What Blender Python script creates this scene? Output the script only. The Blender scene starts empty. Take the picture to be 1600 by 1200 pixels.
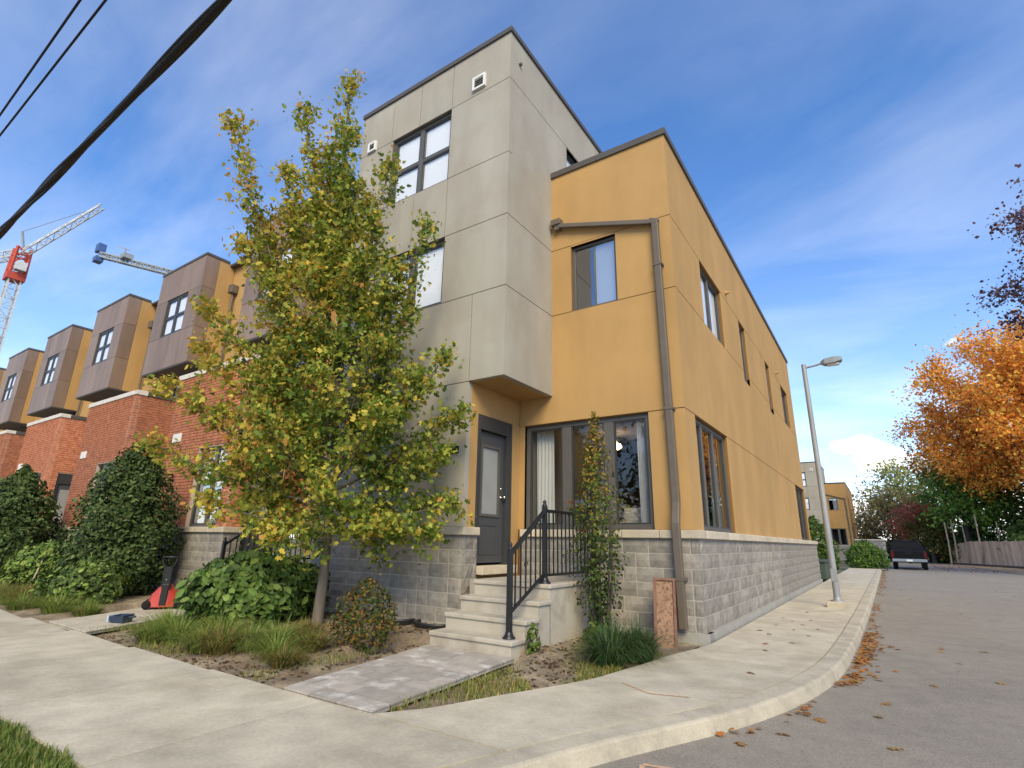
import bpy, math, random
import numpy as np
from mathutils import Matrix, Vector
random.seed(7); rng = np.random.default_rng(11)
sc = bpy.context.scene
COL = sc.collection
R = math.radians

# ------------------------------------------------------------------ camera
cam = bpy.data.cameras.new('camera'); cam_o = bpy.data.objects.new('camera', cam); COL.objects.link(cam_o)
cam.sensor_width = 36; cam.lens = 831.37/1600*36; cam.clip_end = 3000; cam.clip_start = .05
r_ = Vector((0.82988936, 0.55767593, 0.01676927)); u_ = Vector((0.14472145, -0.24419607, 0.95886599)); f_ = Vector((-0.53883147, 0.79332581, 0.28336339))
CAM = Vector((2.2029, -7.8552, 1.2284))
mw = Matrix((r_, u_, -f_)).transposed().to_4x4(); mw.translation = CAM
cam_o.matrix_world = mw
sc.camera = cam_o

# ------------------------------------------------------------------ sky, sun, exposure
SUN_DIR = Vector((0.48, -0.60, 0.64)).normalized()
elev = math.asin(SUN_DIR.z); azim = math.atan2(SUN_DIR.x, SUN_DIR.y)
w = bpy.data.worlds.new('World'); sc.world = w; w.use_nodes = True
nt = w.node_tree; nt.nodes.clear()
def N(t, **k):
    n = nt.nodes.new(t)
    for a, b in k.items(): setattr(n, a, b)
    return n
def math_n(op, a, b=None, clamp=False):
    n = N('ShaderNodeMath', operation=op, use_clamp=clamp)
    for i, v in enumerate((a, b)):
        if v is None: continue
        if isinstance(v, (int, float)): n.inputs[i].default_value = v
        else: nt.links.new(v, n.inputs[i])
    return n.outputs[0]
def ramp_n(fac, stops):
    n = N('ShaderNodeValToRGB'); el = n.color_ramp.elements
    while len(el) < len(stops): el.new(.5)
    for e, (p, v) in zip(el, stops): e.position = p; e.color = (v, v, v, 1)
    nt.links.new(fac, n.inputs[0]); return n.outputs[0]
sky = N('ShaderNodeTexSky', sky_type='NISHITA'); sky.sun_disc = False
sky.sun_elevation = elev; sky.sun_rotation = azim; sky.air_density = 1.0; sky.dust_density = .35; sky.ozone_density = 1.6
tc = N('ShaderNodeTexCoord'); sep = N('ShaderNodeSeparateXYZ'); nt.links.new(tc.outputs['Generated'], sep.inputs[0])
dx, dy, dz = sep.outputs
den = math_n('ADD', math_n('MAXIMUM', dz, 0.0), 0.12)
px, py = math_n('DIVIDE', dx, den), math_n('DIVIDE', dy, den)
cmb = N('ShaderNodeCombineXYZ'); nt.links.new(px, cmb.inputs[0]); nt.links.new(py, cmb.inputs[1])
mp = N('ShaderNodeMapping'); mp.inputs['Rotation'].default_value = (0, 0, R(38)); mp.inputs['Scale'].default_value = (.6, 1.25, 1); mp.inputs['Location'].default_value = (3.3, .4, 0)
nt.links.new(cmb.outputs[0], mp.inputs[0])
def noise(vec, scale, detail, rough=.6, dist=0):
    n = N('ShaderNodeTexNoise'); n.inputs['Scale'].default_value = scale; n.inputs['Detail'].default_value = detail
    n.inputs['Roughness'].default_value = rough; n.inputs['Distortion'].default_value = dist
    nt.links.new(vec, n.inputs['Vector']); return n.outputs[0]
cir = math_n('MULTIPLY', ramp_n(noise(mp.outputs[0], 1.25, 8, .56, .35), [(.42, 0), (.90, 1)]), ramp_n(noise(cmb.outputs[0], .55, 3), [(.34, .12), (.68, 1)]))
cir = math_n('MULTIPLY', cir, .42)
haze_n = ramp_n(dz, [(0, .46), (.10, .28), (.26, .09), (.5, .0)])
cir = math_n('ADD', cir, haze_n, True)
# low fair-weather cumulus near the horizon
mp2 = N('ShaderNodeMapping'); mp2.inputs['Scale'].default_value = (7, 7, 17); mp2.inputs['Location'].default_value = (1.7, 2.2, .35)
nt.links.new(tc.outputs['Generated'], mp2.inputs[0])
band = ramp_n(dz, [(0, .30), (.06, .32), (.17, .10), (.26, -.15)])
bn = math_n('SUBTRACT', 0.20, math_n('MULTIPLY', dz, 1.15))
cum = ramp_n(math_n('ADD', noise(mp2.outputs[0], 1.0, 7, .55), bn), [(.57, 0), (.66, 1)])
mask = math_n('MAXIMUM', cir, cum, True)
mixc = N('ShaderNodeMixRGB'); mixc.inputs['Color2'].default_value = (8.6, 8.3, 8.0, 1)
nt.links.new(mask, mixc.inputs[0])
tint = N('ShaderNodeMixRGB', blend_type='MULTIPLY'); tint.inputs[0].default_value = 1; tint.inputs['Color2'].default_value = (.54, .82, 1.12, 1)
nt.links.new(sky.outputs[0], tint.inputs['Color1']); nt.links.new(tint.outputs[0], mixc.inputs['Color1'])
bg = N('ShaderNodeBackground'); bg.inputs[1].default_value = 0.122
out = N('ShaderNodeOutputWorld'); nt.links.new(mixc.outputs[0], bg.inputs[0]); nt.links.new(bg.outputs[0], out.inputs[0])
sun = bpy.data.lights.new('sun', 'SUN'); sun.energy = 2.3; sun.angle = R(30); sun.color = (1, .84, .52)
sun_o = bpy.data.objects.new('sun', sun); COL.objects.link(sun_o)
sun_o.rotation_euler = (-SUN_DIR).to_track_quat('-Z', 'Y').to_euler()
vs = sc.view_settings; vs.view_transform = 'Standard'; vs.look = 'None'; vs.gamma = 1; vs.use_curve_mapping = False
vs.exposure = 0.94

# ------------------------------------------------------------------ materials
MATS = {}
def mat(name, base, rough=.8, var=.15, scale=3., bump=0., bscale=60., spec=.3, metal=0., orand=0., streak=False, fine=.0, fscale=90., base2=None, b2=(.45, .6), b2scale=1.2, emit=None, attr=False, trans=0.):
    m = bpy.data.materials.new(name); m.use_nodes = True; t = m.node_tree; nd = t.nodes; lk = t.links.new
    bs = nd['Principled BSDF']; bs.inputs['Roughness'].default_value = rough; bs.inputs['Metallic'].default_value = metal
    bs.inputs['Specular IOR Level'].default_value = spec
    g = nd.new('ShaderNodeNewGeometry'); vec = g.outputs['Position']
    if streak:
        mpn = nd.new('ShaderNodeMapping'); mpn.inputs['Scale'].default_value = (1, 1, .22); lk(vec, mpn.inputs[0]); vec = mpn.outputs[0]
    def ns(v, s, d=5, ro=.6):
        n = nd.new('ShaderNodeTexNoise'); n.inputs['Scale'].default_value = s; n.inputs['Detail'].default_value = d; n.inputs['Roughness'].default_value = ro; lk(v, n.inputs['Vector']); return n.outputs[0]
    def mr(v, a, b, fa=.3, fb=.7):
        n = nd.new('ShaderNodeMapRange'); lk(v, n.inputs[0]); n.inputs[1].default_value = fa; n.inputs[2].default_value = fb; n.inputs[3].default_value = a; n.inputs[4].default_value = b; return n.outputs[0]
    if attr:
        a = nd.new('ShaderNodeAttribute'); a.attribute_name = 'Col'; col = a.outputs['Color']
    else:
        rgb = nd.new('ShaderNodeRGB'); rgb.outputs[0].default_value = (*base, 1); col = rgb.outputs[0]
    if base2:
        mx = nd.new('ShaderNodeMixRGB'); lk(mr(ns(g.outputs['Position'], b2scale, 7, .65), 0, 1, *b2), mx.inputs[0]); lk(col, mx.inputs[1]); mx.inputs[2].default_value = (*base2, 1); col = mx.outputs[0]
    val = mr(ns(vec, scale), 1-var, 1+var)
    def mul(a, b):
        n = nd.new('ShaderNodeMath'); n.operation = 'MULTIPLY'; lk(a, n.inputs[0]); lk(b, n.inputs[1]); return n.outputs[0]
    if fine: val = mul(val, mr(ns(g.outputs['Position'], fscale, 3), 1-fine, 1+fine))
    if orand:
        oi = nd.new('ShaderNodeObjectInfo'); val = mul(val, mr(oi.outputs['Random'], 1-orand, 1+orand, 0, 1))
    sc_ = nd.new('ShaderNodeVectorMath'); sc_.operation = 'SCALE'; lk(col, sc_.inputs[0]); lk(val, sc_.inputs['Scale'])
    lk(sc_.outputs[0], bs.inputs['Base Color'])
    if bump:
        b = nd.new('ShaderNodeBump'); b.inputs['Strength'].default_value = 1; b.inputs['Distance'].default_value = bump
        lk(ns(g.outputs['Position'], bscale, 4), b.inputs['Height']); lk(b.outputs[0], bs.inputs['Normal'])
    if emit:
        bs.inputs['Emission Color'].default_value = (*emit[0], 1); bs.inputs['Emission Strength'].default_value = emit[1]
    if trans:
        o = nd['Material Output']; tr = nd.new('ShaderNodeBsdfTranslucent'); lk(sc_.outputs[0], tr.inputs[0]); mx = nd.new('ShaderNodeMixShader'); mx.inputs[0].default_value = trans
        lk(bs.outputs[0], mx.inputs[1]); lk(tr.outputs[0], mx.inputs[2]); lk(mx.outputs[0], o.inputs[0])
    MATS[name] = m; return m
def glass(name, tint, refl, rough=.01):
    m = bpy.data.materials.new(name); m.use_nodes = True; t = m.node_tree; nd = t.nodes; lk = t.links.new
    nd.remove(nd['Principled BSDF'])
    tr = nd.new('ShaderNodeBsdfTransparent'); tr.inputs[0].default_value = (*tint, 1)
    gl = nd.new('ShaderNodeBsdfGlossy'); gl.inputs['Roughness'].default_value = rough; gl.inputs[0].default_value = (.95, .97, 1, 1)
    lw0 = nd.new('ShaderNodeLayerWeight'); lw0.inputs[0].default_value = .5; lw = nd.new('ShaderNodeMath'); lw.operation = 'POWER'; lw.inputs[1].default_value = 5; lk(lw0.outputs['Facing'], lw.inputs[0])
    mr = nd.new('ShaderNodeMapRange'); lk(lw.outputs[0], mr.inputs[0]); mr.inputs[1].default_value = 0; mr.inputs[2].default_value = 1; mr.inputs[3].default_value = refl; mr.inputs[4].default_value = 1
    # slight unevenness of float glass
    g = nd.new('ShaderNodeNewGeometry'); n = nd.new('ShaderNodeTexNoise'); n.inputs['Scale'].default_value = 1.3; lk(g.outputs['Position'], n.inputs['Vector'])
    b = nd.new('ShaderNodeBump'); b.inputs['Distance'].default_value = .004; lk(n.outputs[0], b.inputs['Height']); lk(b.outputs[0], gl.inputs['Normal'])
    mx = nd.new('ShaderNodeMixShader'); lk(mr.outputs[0], mx.inputs[0]); lk(tr.outputs[0], mx.inputs[1]); lk(gl.outputs[0], mx.inputs[2])
    lk(mx.outputs[0], nd['Material Output'].inputs[0]); MATS[name] = m; return m

mat('stucco_yellow', (.45, .272, .108), .9, .09, 1.3, .0012, 140, streak=True, fine=.07, fscale=90, base2=(.40, .245, .097), b2=(.4, .65), b2scale=.7)
mat('stucco_grey', (.37, .345, .295), .9, .10, 1.6, .0012, 140, streak=True, fine=.07, fscale=90, base2=(.34, .305, .255), b2=(.42, .62), b2scale=.8)
mat('groove', (.13, .11, .09), .9, .1)
mat('groove_yellow', (.20, .11, .04), .9, .1)
mat('block_stone', (.255, .238, .212), .95, .22, 9, .006, 55, orand=.16, fine=.22, fscale=130, base2=(.285, .255, .222), b2=(.45, .6), b2scale=5)
mat('mortar', (.44, .40, .34), .95, .1, 12)
mat('footing', (.33, .315, .285), .9, .15, 5, .002, 60, fine=.1)
mat('limestone', (.50, .435, .335), .85, .14, 6, .003, 70, orand=.10, fine=.12)
mat('coping', (.62, .58, .53), .8, .1, 5)
mat('flashing', (.085, .075, .066), .5, .08, 3, spec=.4)
mat('frame_dark', (.040, .042, .045), .45, .08, 5, spec=.4)
mat('frame_grey', (.100, .094, .086), .45, .08, 5, spec=.4)
mat('door_paint', (.062, .066, .074), .45, .06, 4, spec=.45)
mat('pipe_brown', (.125, .102, .080), .5, .08, 6, spec=.4)
mat('white_paint', (.72, .72, .70), .6, .05, 6)
mat('louvre_dark', (.10, .10, .10), .6, .05)
mat('brick', (.52, .195, .095), .9, .28, 9, .003, 120, orand=.25, fine=.15, base2=(.44, .15, .08), b2=(.45, .6), b2scale=6)
mat('brick_mortar', (.50, .40, .33), .95, .1, 20)
mat('clad_brown', (.215, .150, .112), .5, .14, 3, .0005, 40, spec=.3, orand=.16, streak=True)
mat('dark_soffit', (.06, .055, .05), .7, .1)
mat('concrete_walk', (.475, .425, .332), .9, .16, 2.6, .0015, 160, fine=.10, fscale=38, base2=(.385, .338, .258), b2=(.45, .66), b2scale=1.1, orand=.06)
mat('concrete_kerb', (.44, .392, .305), .9, .13, 2.5, .002, 120, fine=.1, fscale=60, base2=(.35, .31, .245), b2=(.45, .62), b2scale=2.2)
mat('concrete_step', (.43, .39, .32), .85, .10, 2.0, .0012, 120, fine=.06, streak=True, base2=(.34, .29, .23), b2=(.5, .66), b2scale=2.6)
mat('joint', (.10, .09, .075), .95, .2, 12)
mat('paver', (.37, .33, .285), .9, .14, 7, .003, 90, orand=.15, fine=.1, base2=(.50, .47, .43), b2=(.56, .64), b2scale=3.5)
mat('asphalt', (.265, .235, .195), .93, .10, 5, .006, 110, fine=.24, fscale=60, base2=(.228, .203, .17), b2=(.36, .68), b2scale=.55)
mat('soil', (.19, .14, .098), .97, .3, 4, .02, 30, fine=.3, fscale=60, base2=(.30, .245, .165), b2=(.42, .6), b2scale=2.2)
mat('turf', (.085, .105, .030), .97, .3, 3, .02, 40, base2=(.13, .12, .05), b2=(.45, .65), b2scale=1.3)
mat('ground', (.10, .105, .05), .97, .3, .4, base2=(.14, .12, .07), b2=(.4, .65), b2scale=.2)
mat('leaf', (.1, .1, .1), .55, .10, 3, spec=.25, attr=True, trans=.42)
mat('leaf_gloss', (.1, .1, .1), .55, .10, 3, spec=.22, attr=True, trans=.12)
mat('blade', (.1, .1, .1), .6, .10, 3, spec=.3, attr=True, trans=.3)
mat('bark', (.165, .14, .115), .95, .25, 14, .006, 45, streak=True)
mat('bark_dark', (.07, .058, .05), .95, .25, 9, .005, 45)
mat('iron', (.012, .012, .013), .4, .1, 6, spec=.5)
mat('steel', (.30, .31, .32), .55, .12, 5, metal=.35, streak=True)
mat('terracotta', (.20, .11, .078), .9, .16, 9, .002, 90, base2=(.17, .075, .055), b2=(.45, .6), b2scale=8)
mat('terracotta_dirty', (.30, .18, .115), .95, .2, 14, .004, 60, base2=(.13, .085, .06), b2=(.52, .60), b2scale=26)
mat('red_plastic', (.44, .05, .035), .4, .06, 5, spec=.5)
mat('black_plastic', (.014, .014, .015), .45, .1, 5, spec=.45)
mat('blue_plastic', (.03, .045, .085), .45, .1, 5)
mat('pale_plastic', (.45, .56, .62), .5, .1, 5)
mat('wood_pole', (.40, .33, .24), .9, .18, 6, streak=True)
mat('fence_wood', (.56, .37, .25), .9, .15, 5, .002, 30, orand=.22, streak=True)
mat('interior_wall', (.17, .155, .135), .9, .05)
mat('interior_floor', (.12, .07, .04), .6, .1)
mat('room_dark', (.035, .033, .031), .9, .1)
mat('curtain', (.74, .75, .74), .9, .05, 3, trans=.25)
mat('reflection_sheet', (.86, .87, .88), .85, .02)  # white of the sheets that imitate bright sky reflected in the panes
mat('sofa', (.42, .39, .34), .9, .05)
mat('lamp_glow', (.9, .75, .5), .5, .0, emit=((1, .68, .32), 9))
mat('car_black', (.006, .006, .007), .5, .05, spec=.15)
mat('car_trim', (.012, .012, .013), .6, .05)
mat('chrome', (.55, .55, .56), .2, .05, metal=1)
mat('tyre', (.012, .012, .012), .9, .1)
mat('tail_red', (.10, .008, .008), .4, .05, spec=.2)
mat('crane_red', (.42, .06, .035), .6, .1, 1)
mat('crane_white', (.50, .52, .54), .6, .1, 1)
mat('crane_grey', (.24, .27, .30), .6, .1, 1)
mat('crane_blue', (.05, .10, .26), .6, .1, 1)
mat('cable', (.022, .021, .022), .6, .15, 10)
mat('orange_paint', (.52, .34, .22), .9, .25, 20)
mat('green_bin', (.05, .07, .055), .6, .1)
mat('black_letters', (.02, .02, .02), .5, .05)
mat('sign_white', (.7, .68, .64), .6, .05)
glass('glass_room', (.85, .86, .86), .06)
glass('glass_sky', (.96, .97, .98), .16)
glass('glass_half', (.6, .64, .68), .3)
mat('glass_frost', (.30, .31, .31), .18, .05, spec=.6)

# ------------------------------------------------------------------ object helpers
W = {}
I4 = Matrix.Identity(4)
def link(o, parent=None, M=I4):
    COL.objects.link(o); o.matrix_basis = M
    if parent is not None:
        o.parent = parent; o.matrix_parent_inverse = W[parent].inverted()
    W[o] = M.copy(); return o
def tag(o, label=None, cat=None, group=None, kind=None):
    if label: o['label'] = label
    if cat: o['category'] = cat
    if group: o['group'] = group
    if kind: o['kind'] = kind
    return o
def thing(name, loc, label, cat, group=None):
    o = bpy.data.objects.new(name, None); o.empty_display_size = .1
    link(o, None, Matrix.Translation(Vector(loc))); return tag(o, label, cat, group)
def setmat(me, m):
    if isinstance(m, str): m = [m]
    for k in m: me.materials.append(MATS[k])
class Frame:
    """wall frame: u runs left to right seen from outside, n outwards, z up"""
    def __init__(s, o, u, n): s.o = Vector(o); s.u = Vector(u); s.n = Vector(n); s.z = Vector((0, 0, 1))
    def p(s, u, n, z): return s.o + s.u*u + s.n*n + s.z*z
    def M(s, u, n, z):
        m = Matrix((s.u, -s.n, s.z)).transposed().to_4x4(); m.translation = s.p(u, n, z); return m
WORLD = Frame((0, 0, 0), (1, 0, 0), (0, 1, 0))
def front(x, y): return Frame((x, y, 0), (1, 0, 0), (0, -1, 0))
def right(x, y): return Frame((x, y, 0), (0, 1, 0), (1, 0, 0))
class MB:
    def __init__(s): s.v = []; s.f = []; s.mi = []; s.smooth = []
    def add(s, vs, fs, mi=0, sm=False):
        b = len(s.v); s.v += [tuple(v) for v in vs]
        for f in fs: s.f.append([b+i for i in f]); s.mi.append(mi); s.smooth.append(sm)
        return s
    def box(s, a, b, F=WORLD, mi=0, ch=0.):
        (a0, a1, a2), (b0, b1, b2) = a, b
        vs = [F.p(x, y, z) for z in (a2, b2) for y in (a1, b1) for x in (a0, b0)]
        fs = [(0, 2, 3, 1), (4, 5, 7, 6), (0, 1, 5, 4), (2, 6, 7, 3), (0, 4, 6, 2), (1, 3, 7, 5)]
        if F.u.cross(F.n).dot(F.z)*(1 if (b0 > a0) == (b1 > a1) else -1)*(1 if b2 > a2 else -1) < 0: fs = [f[::-1] for f in fs]
        return s.add(vs, fs, mi)
    def quad(s, pts, mi=0): return s.add(pts, [tuple(range(len(pts)))], mi)
    def tube(s, pts, rad, n=8, mi=0, cap=True, sm=True):
        pts = [Vector(p) for p in pts]; k = len(pts)
        if not hasattr(rad, '__len__'): rad = [rad]*k
        vs = []; prev = None
        for i, p in enumerate(pts):
            t = (pts[min(i+1, k-1)]-pts[max(i-1, 0)]).normalized()
            if prev is None: a = t.orthogonal().normalized()
            else: a = (prev-t*prev.dot(t)); a = a.normalized() if a.length > 1e-6 else t.orthogonal().normalized()
            prev = a; b = t.cross(a)
            for j in range(n):
                q = 2*math.pi*j/n; vs.append(p+(a*math.cos(q)+b*math.sin(q))*rad[i])
        fs = [(i*n+j, i*n+(j+1) % n, (i+1)*n+(j+1) % n, (i+1)*n+j) for i in range(k-1) for j in range(n)]
        s.add(vs, fs, mi, sm)
        if cap: s.add(vs[:n], [tuple(range(n))[::-1]], mi); s.add(vs[-n:], [tuple(range(n))], mi)
        return s
    def bar(s, p, q, wd, ht=None, mi=0, up=Vector((0, 0, 1))):
        p, q = Vector(p), Vector(q); ht = ht or wd; t = (q-p).normalized()
        a = t.cross(up); a = a.normalized() if a.length > 1e-4 else Vector((1, 0, 0)); b = a.cross(t)
        vs = [e+a*(i*wd/2)+b*(j*ht/2) for e in (p, q) for (i, j) in ((-1, -1), (1, -1), (1, 1), (-1, 1))]
        return s.add(vs, [(0, 3, 2, 1), (4, 5, 6, 7), (0, 1, 5, 4), (1, 2, 6, 5), (2, 3, 7, 6), (3, 0, 4, 7)], mi)
    def lathe(s, c, prof, n=16, mi=0, axis='z', sm=True):
        c = Vector(c); vs = []
        for (r, h) in prof:
            for j in range(n):
                q = 2*math.pi*j/n; a, b = r*math.cos(q), r*math.sin(q)
                vs.append(c+(Vector((a, b, h)) if axis == 'z' else Vector((h, a, b)) if axis == 'x' else Vector((b, h, a))))
        k = len(prof)
        s.add(vs, [(i*n+j, i*n+(j+1) % n, (i+1)*n+(j+1) % n, (i+1)*n+j) for i in range(k-1) for j in range(n)], mi, sm)
        s.add(vs[:n], [tuple(range(n))[::-1]], mi); s.add(vs[-n:], [tuple(range(n))], mi); return s
    def prism(s, poly, z0, z1, mi=0, mi_top=None):
        n = len(poly); vs = [(x, y, z0) for x, y in poly]+[(x, y, z1) for x, y in poly]
        s.add(vs, [tuple(range(n))[::-1]]+[(i, (i+1) % n, n+(i+1) % n, n+i) for i in range(n)], mi)
        return s.add(vs[n:], [tuple(range(n))], mi if mi_top is None else mi_top)
    def mesh(s, name, m):
        me = bpy.data.meshes.new(name); me.from_pydata(s.v, [], s.f); setmat(me, m)
        me.polygons.foreach_set('material_index', s.mi); me.polygons.foreach_set('use_smooth', s.smooth); me.update(); return me
    def build(s, name, m, parent=None, M=I4, bevel=0):
        o = bpy.data.objects.new(name, s.mesh(name, m)); link(o, parent, M)
        if bevel:
            b = o.modifiers.new('bevel', 'BEVEL'); b.width = bevel; b.segments = 2; b.limit_method = 'ANGLE'
        return o
def cellwall(mb, F, rect, holes=(), n0=0., n1=-.1, mi=0, back=True):
    """rectangle with rectangular openings, outer face at n0, inner face at n1, reveals between"""
    u0, u1, z0, z1 = rect
    us = sorted({u0, u1, *[min(max(h[i], u0), u1) for h in holes for i in (0, 1)]}); zs = sorted({z0, z1, *[min(max(h[i], z0), z1) for h in holes for i in (2, 3)]})
    def filled(i, j):
        if i < 0 or j < 0 or i >= len(us)-1 or j >= len(zs)-1: return False
        cu, cz = (us[i]+us[i+1])/2, (zs[j]+zs[j+1])/2
        return not any(h[0] < cu < h[1] and h[2] < cz < h[3] for h in holes)
    for i in range(len(us)-1):
        for j in range(len(zs)-1):
            if not filled(i, j): continue
            a, b, c, d = us[i], us[i+1], zs[j], zs[j+1]; p = F.p
            mb.quad([p(a, n0, c), p(b, n0, c), p(b, n0, d), p(a, n0, d)], mi)
            if back: mb.quad([p(a, n1, c), p(a, n1, d), p(b, n1, d), p(b, n1, c)], mi)
            if not filled(i-1, j): mb.quad([p(a, n1, c), p(a, n0, c), p(a, n0, d), p(a, n1, d)], mi)
            if not filled(i+1, j): mb.quad([p(b, n0, c), p(b, n1, c), p(b, n1, d), p(b, n0, d)], mi)
            if not filled(i, j-1): mb.quad([p(a, n1, c), p(b, n1, c), p(b, n0, c), p(a, n0, c)], mi)
            if not filled(i, j+1): mb.quad([p(a, n0, d), p(b, n0, d), p(b, n1, d), p(a, n1, d)], mi)
    return mb
ENDS = (0, 0., .1, -1.4, -2.27)   # corners where panels butt without a joint
G = .014   # joint width between stucco panels
def panel(parent, F, rect, m, holes=(), th=.10, g=G, name='stucco_panel'):
    u0, u1, z0, z1 = rect
    return cellwall(MB(), F, (u0+g/2*(u0 not in ENDS), u1-g/2*(u1 not in ENDS), z0+g/2, z1-g/2), holes, 0, -th).build(name, m, parent)
def window(parent, F, u0, u1, z0, z1, mull=(), trans=(), rec=-.07, fw=.055, m='frame_dark', gl='glass_sky', reflection_sheet=None, mw_=.07, back='room_dark', sill=None, name='window', opener=True):
    """frame mesh with panes, bars and what shows behind as children"""
    mb = MB(); d0, d1 = rec, rec-.07
    mb.box((u0, d1, z0), (u0+fw, d0, z1), F); mb.box((u1-fw, d1, z0), (u1, d0, z1), F)
    mb.box((u0+fw, d1, z0), (u1-fw, d0, z0+fw), F); mb.box((u0+fw, d1, z1-fw), (u1-fw, d0, z1), F)
    wo = mb.build(name, m, parent, bevel=.004)
    us = [u0+fw, *mull, u1-fw]; zs = [z0+fw, *trans, z1-fw]
    for x in mull: MB().box((x-mw_/2, d1+.004, z0+fw), (x+mw_/2, d0-.004, z1-fw), F).build('mullion', m, wo, bevel=.003)
    for i in range(len(us)-1):
        a = us[i]+(mw_/2 if i else 0); b = us[i+1]-(mw_/2 if i < len(us)-2 else 0)
        for z in trans: MB().box((a, d1+.008, z-.03), (b, d0-.008, z+.03), F).build('transom', m, wo)
        for j in range(len(zs)-1):
            c = zs[j]+(.03 if j else 0); e = zs[j+1]-(.03 if j < len(zs)-2 else 0)
            if opener:
                f2 = .028; mb = MB()
                cellwall(mb, F, (a+.002, b-.002, c+.002, e-.002), [(a+f2, b-f2, c+f2, e-f2)], d0-.016, d1+.012)
                mb.build('sash', 'frame_dark', wo)
            o = MB().quad([F.p(a+.01, d0-.035, c+.01), F.p(b-.01, d0-.035, c+.01), F.p(b-.01, d0-.035, e-.01), F.p(a+.01, d0-.035, e-.01)]).build('pane', gl, wo)
    if reflection_sheet:
        for k, i in enumerate(range(len(us)-1)):
            if reflection_sheet is not True and k not in reflection_sheet: continue
            MB().box((us[i]-.01, d1+.004, z0+fw-.02), (us[i+1]+.01, d1+.010, z1-fw+.02), F).build('reflection_sheet', 'reflection_sheet', wo)  # white sheet behind the glass stands in for the sky's reflection
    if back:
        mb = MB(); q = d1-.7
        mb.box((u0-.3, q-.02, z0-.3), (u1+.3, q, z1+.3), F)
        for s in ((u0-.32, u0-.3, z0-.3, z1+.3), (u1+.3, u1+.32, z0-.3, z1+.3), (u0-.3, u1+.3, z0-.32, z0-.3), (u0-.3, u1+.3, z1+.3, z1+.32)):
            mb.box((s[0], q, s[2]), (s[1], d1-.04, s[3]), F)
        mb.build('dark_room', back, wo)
    if sill: MB().box((u0-.02, d0-.02, z0-.035), (u1+.02, sill, z0), F).build('sill', m, wo)
    return wo
def flash(mb, F, u0, u1, z, h=.12, over=.035, inn=.25):
    mb.box((u0, -inn, z-h), (u1, over, z), F); return mb

# rough-faced block meshes shared by all blocks
def block_mesh(l, h, d, amp, seed, nm, m):
    rn = random.Random(seed); nx, nz = 4, 2; vs = []; fs = []
    for j in range(nz+1):
        for i in range(nx+1):
            e = i in (0, nx) or j in (0, nz)
            vs.append((l*i/nx, -d+(.007+rn.random()*.004 if e else -rn.random()*amp), h*j/nz))
    k = nx+1
    for j in range(nz):
        for i in range(nx): fs.append((j*k+i, j*k+i+1, (j+1)*k+i+1, (j+1)*k+i))
    ring = [i for i in range(k)]+[j*k+nx for j in range(1, nz+1)]+[nz*k+i for i in range(nx-1, -1, -1)]+[j*k for j in range(nz-1, 0, -1)]
    b = len(vs)
    for i in ring: x, y, z = vs[i]; vs.append((x, 0, z))
    n = len(ring)
    for i in range(n): fs.append((ring[(i+1) % n], ring[i], b+i, b+(i+1) % n))
    me = bpy.data.meshes.new(nm); me.from_pydata(vs, [], fs); setmat(me, m); me.update(); return me
BL = {0.39: [block_mesh(.386, .186, .07, .007, s, 'stone_block', 'block_stone') for s in range(5)], .19: [block_mesh(.186, .186, .07, .007, 20+s, 'stone_block', 'block_stone') for s in range(4)]}
def layout(length, rn, first):
    """block start and size along a course"""
    u = 0; out = []; 
    if first: out.append((0, .19)); u = .20
    while u < length-.02:
        l = .39 if rn.random() < .72 else .19
        l = min(l, length-u-.01) if length-u < .6 else l
        out.append((u, l)); u += l+.01
    return out
def stone_wall(parent, F, length, seed, solo=1e9, capseg=.61, n=-.015, top=1.30, capj=True, ends=(0., 0.)):
    """six courses of split-face blocks, mortar behind, footing below and limestone cap stones above"""
    rn = random.Random(seed)
    MB().box((0, n-.25, -.2), (length-(.014 if ends[1] else 0), n+.077, top), F).build('mortar_wall', 'mortar', parent)
    MB().box((0, n-.2, -.3), (length+(.035 if ends[1] else 0), n+.125, .095), F).build('footing', 'footing', parent)
    rest = MB()
    for c in range(6):
        z = .105+.2*c
        for (u, l) in layout(length, rn, c % 2):
            src = BL[.39 if l > .25 else .19]; me = src[rn.randrange(len(src))]
            M = F.M(u+.005, n+.02, z) @ Matrix.Diagonal((l/(.39 if l > .25 else .19), 1, 1, 1))
            if u < solo:
                link(bpy.data.objects.new('stone_block', me), parent, M)
            else:
                rest.add([M @ v.co for v in me.vertices], [tuple(p.vertices) for p in me.polygons])
    if rest.v: tag(rest.build('stone_blocks', 'block_stone', parent), kind='stuff')
    u = -ends[0]
    while u < length+ends[1]-.01:
        l = min(capseg*(.85+.3*rn.random()), length+ends[1]-u)
        if length+ends[1]-u-l < .25: l = length+ends[1]-u
        MB().box((u+.003, n-.22, top+.004), (u+l-.003, n+.135, 1.42), F).build('cap_stone', 'limestone', parent, bevel=.012)
        u += l

# ------------------------------------------------------------------ main dimensions
HY, Z1, Z2, Z3, CAPZ = 8.27, 6.53, 5.20, 3.20, 1.42
XT, XD, XL, D, HT, Z0, ZM, ZS, LEN = -2.27, -2.95, -6.33, 1.5, 10.58, 9.41, 7.78, 3.68, 14.68
BODYTOP = HY-.06
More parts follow.
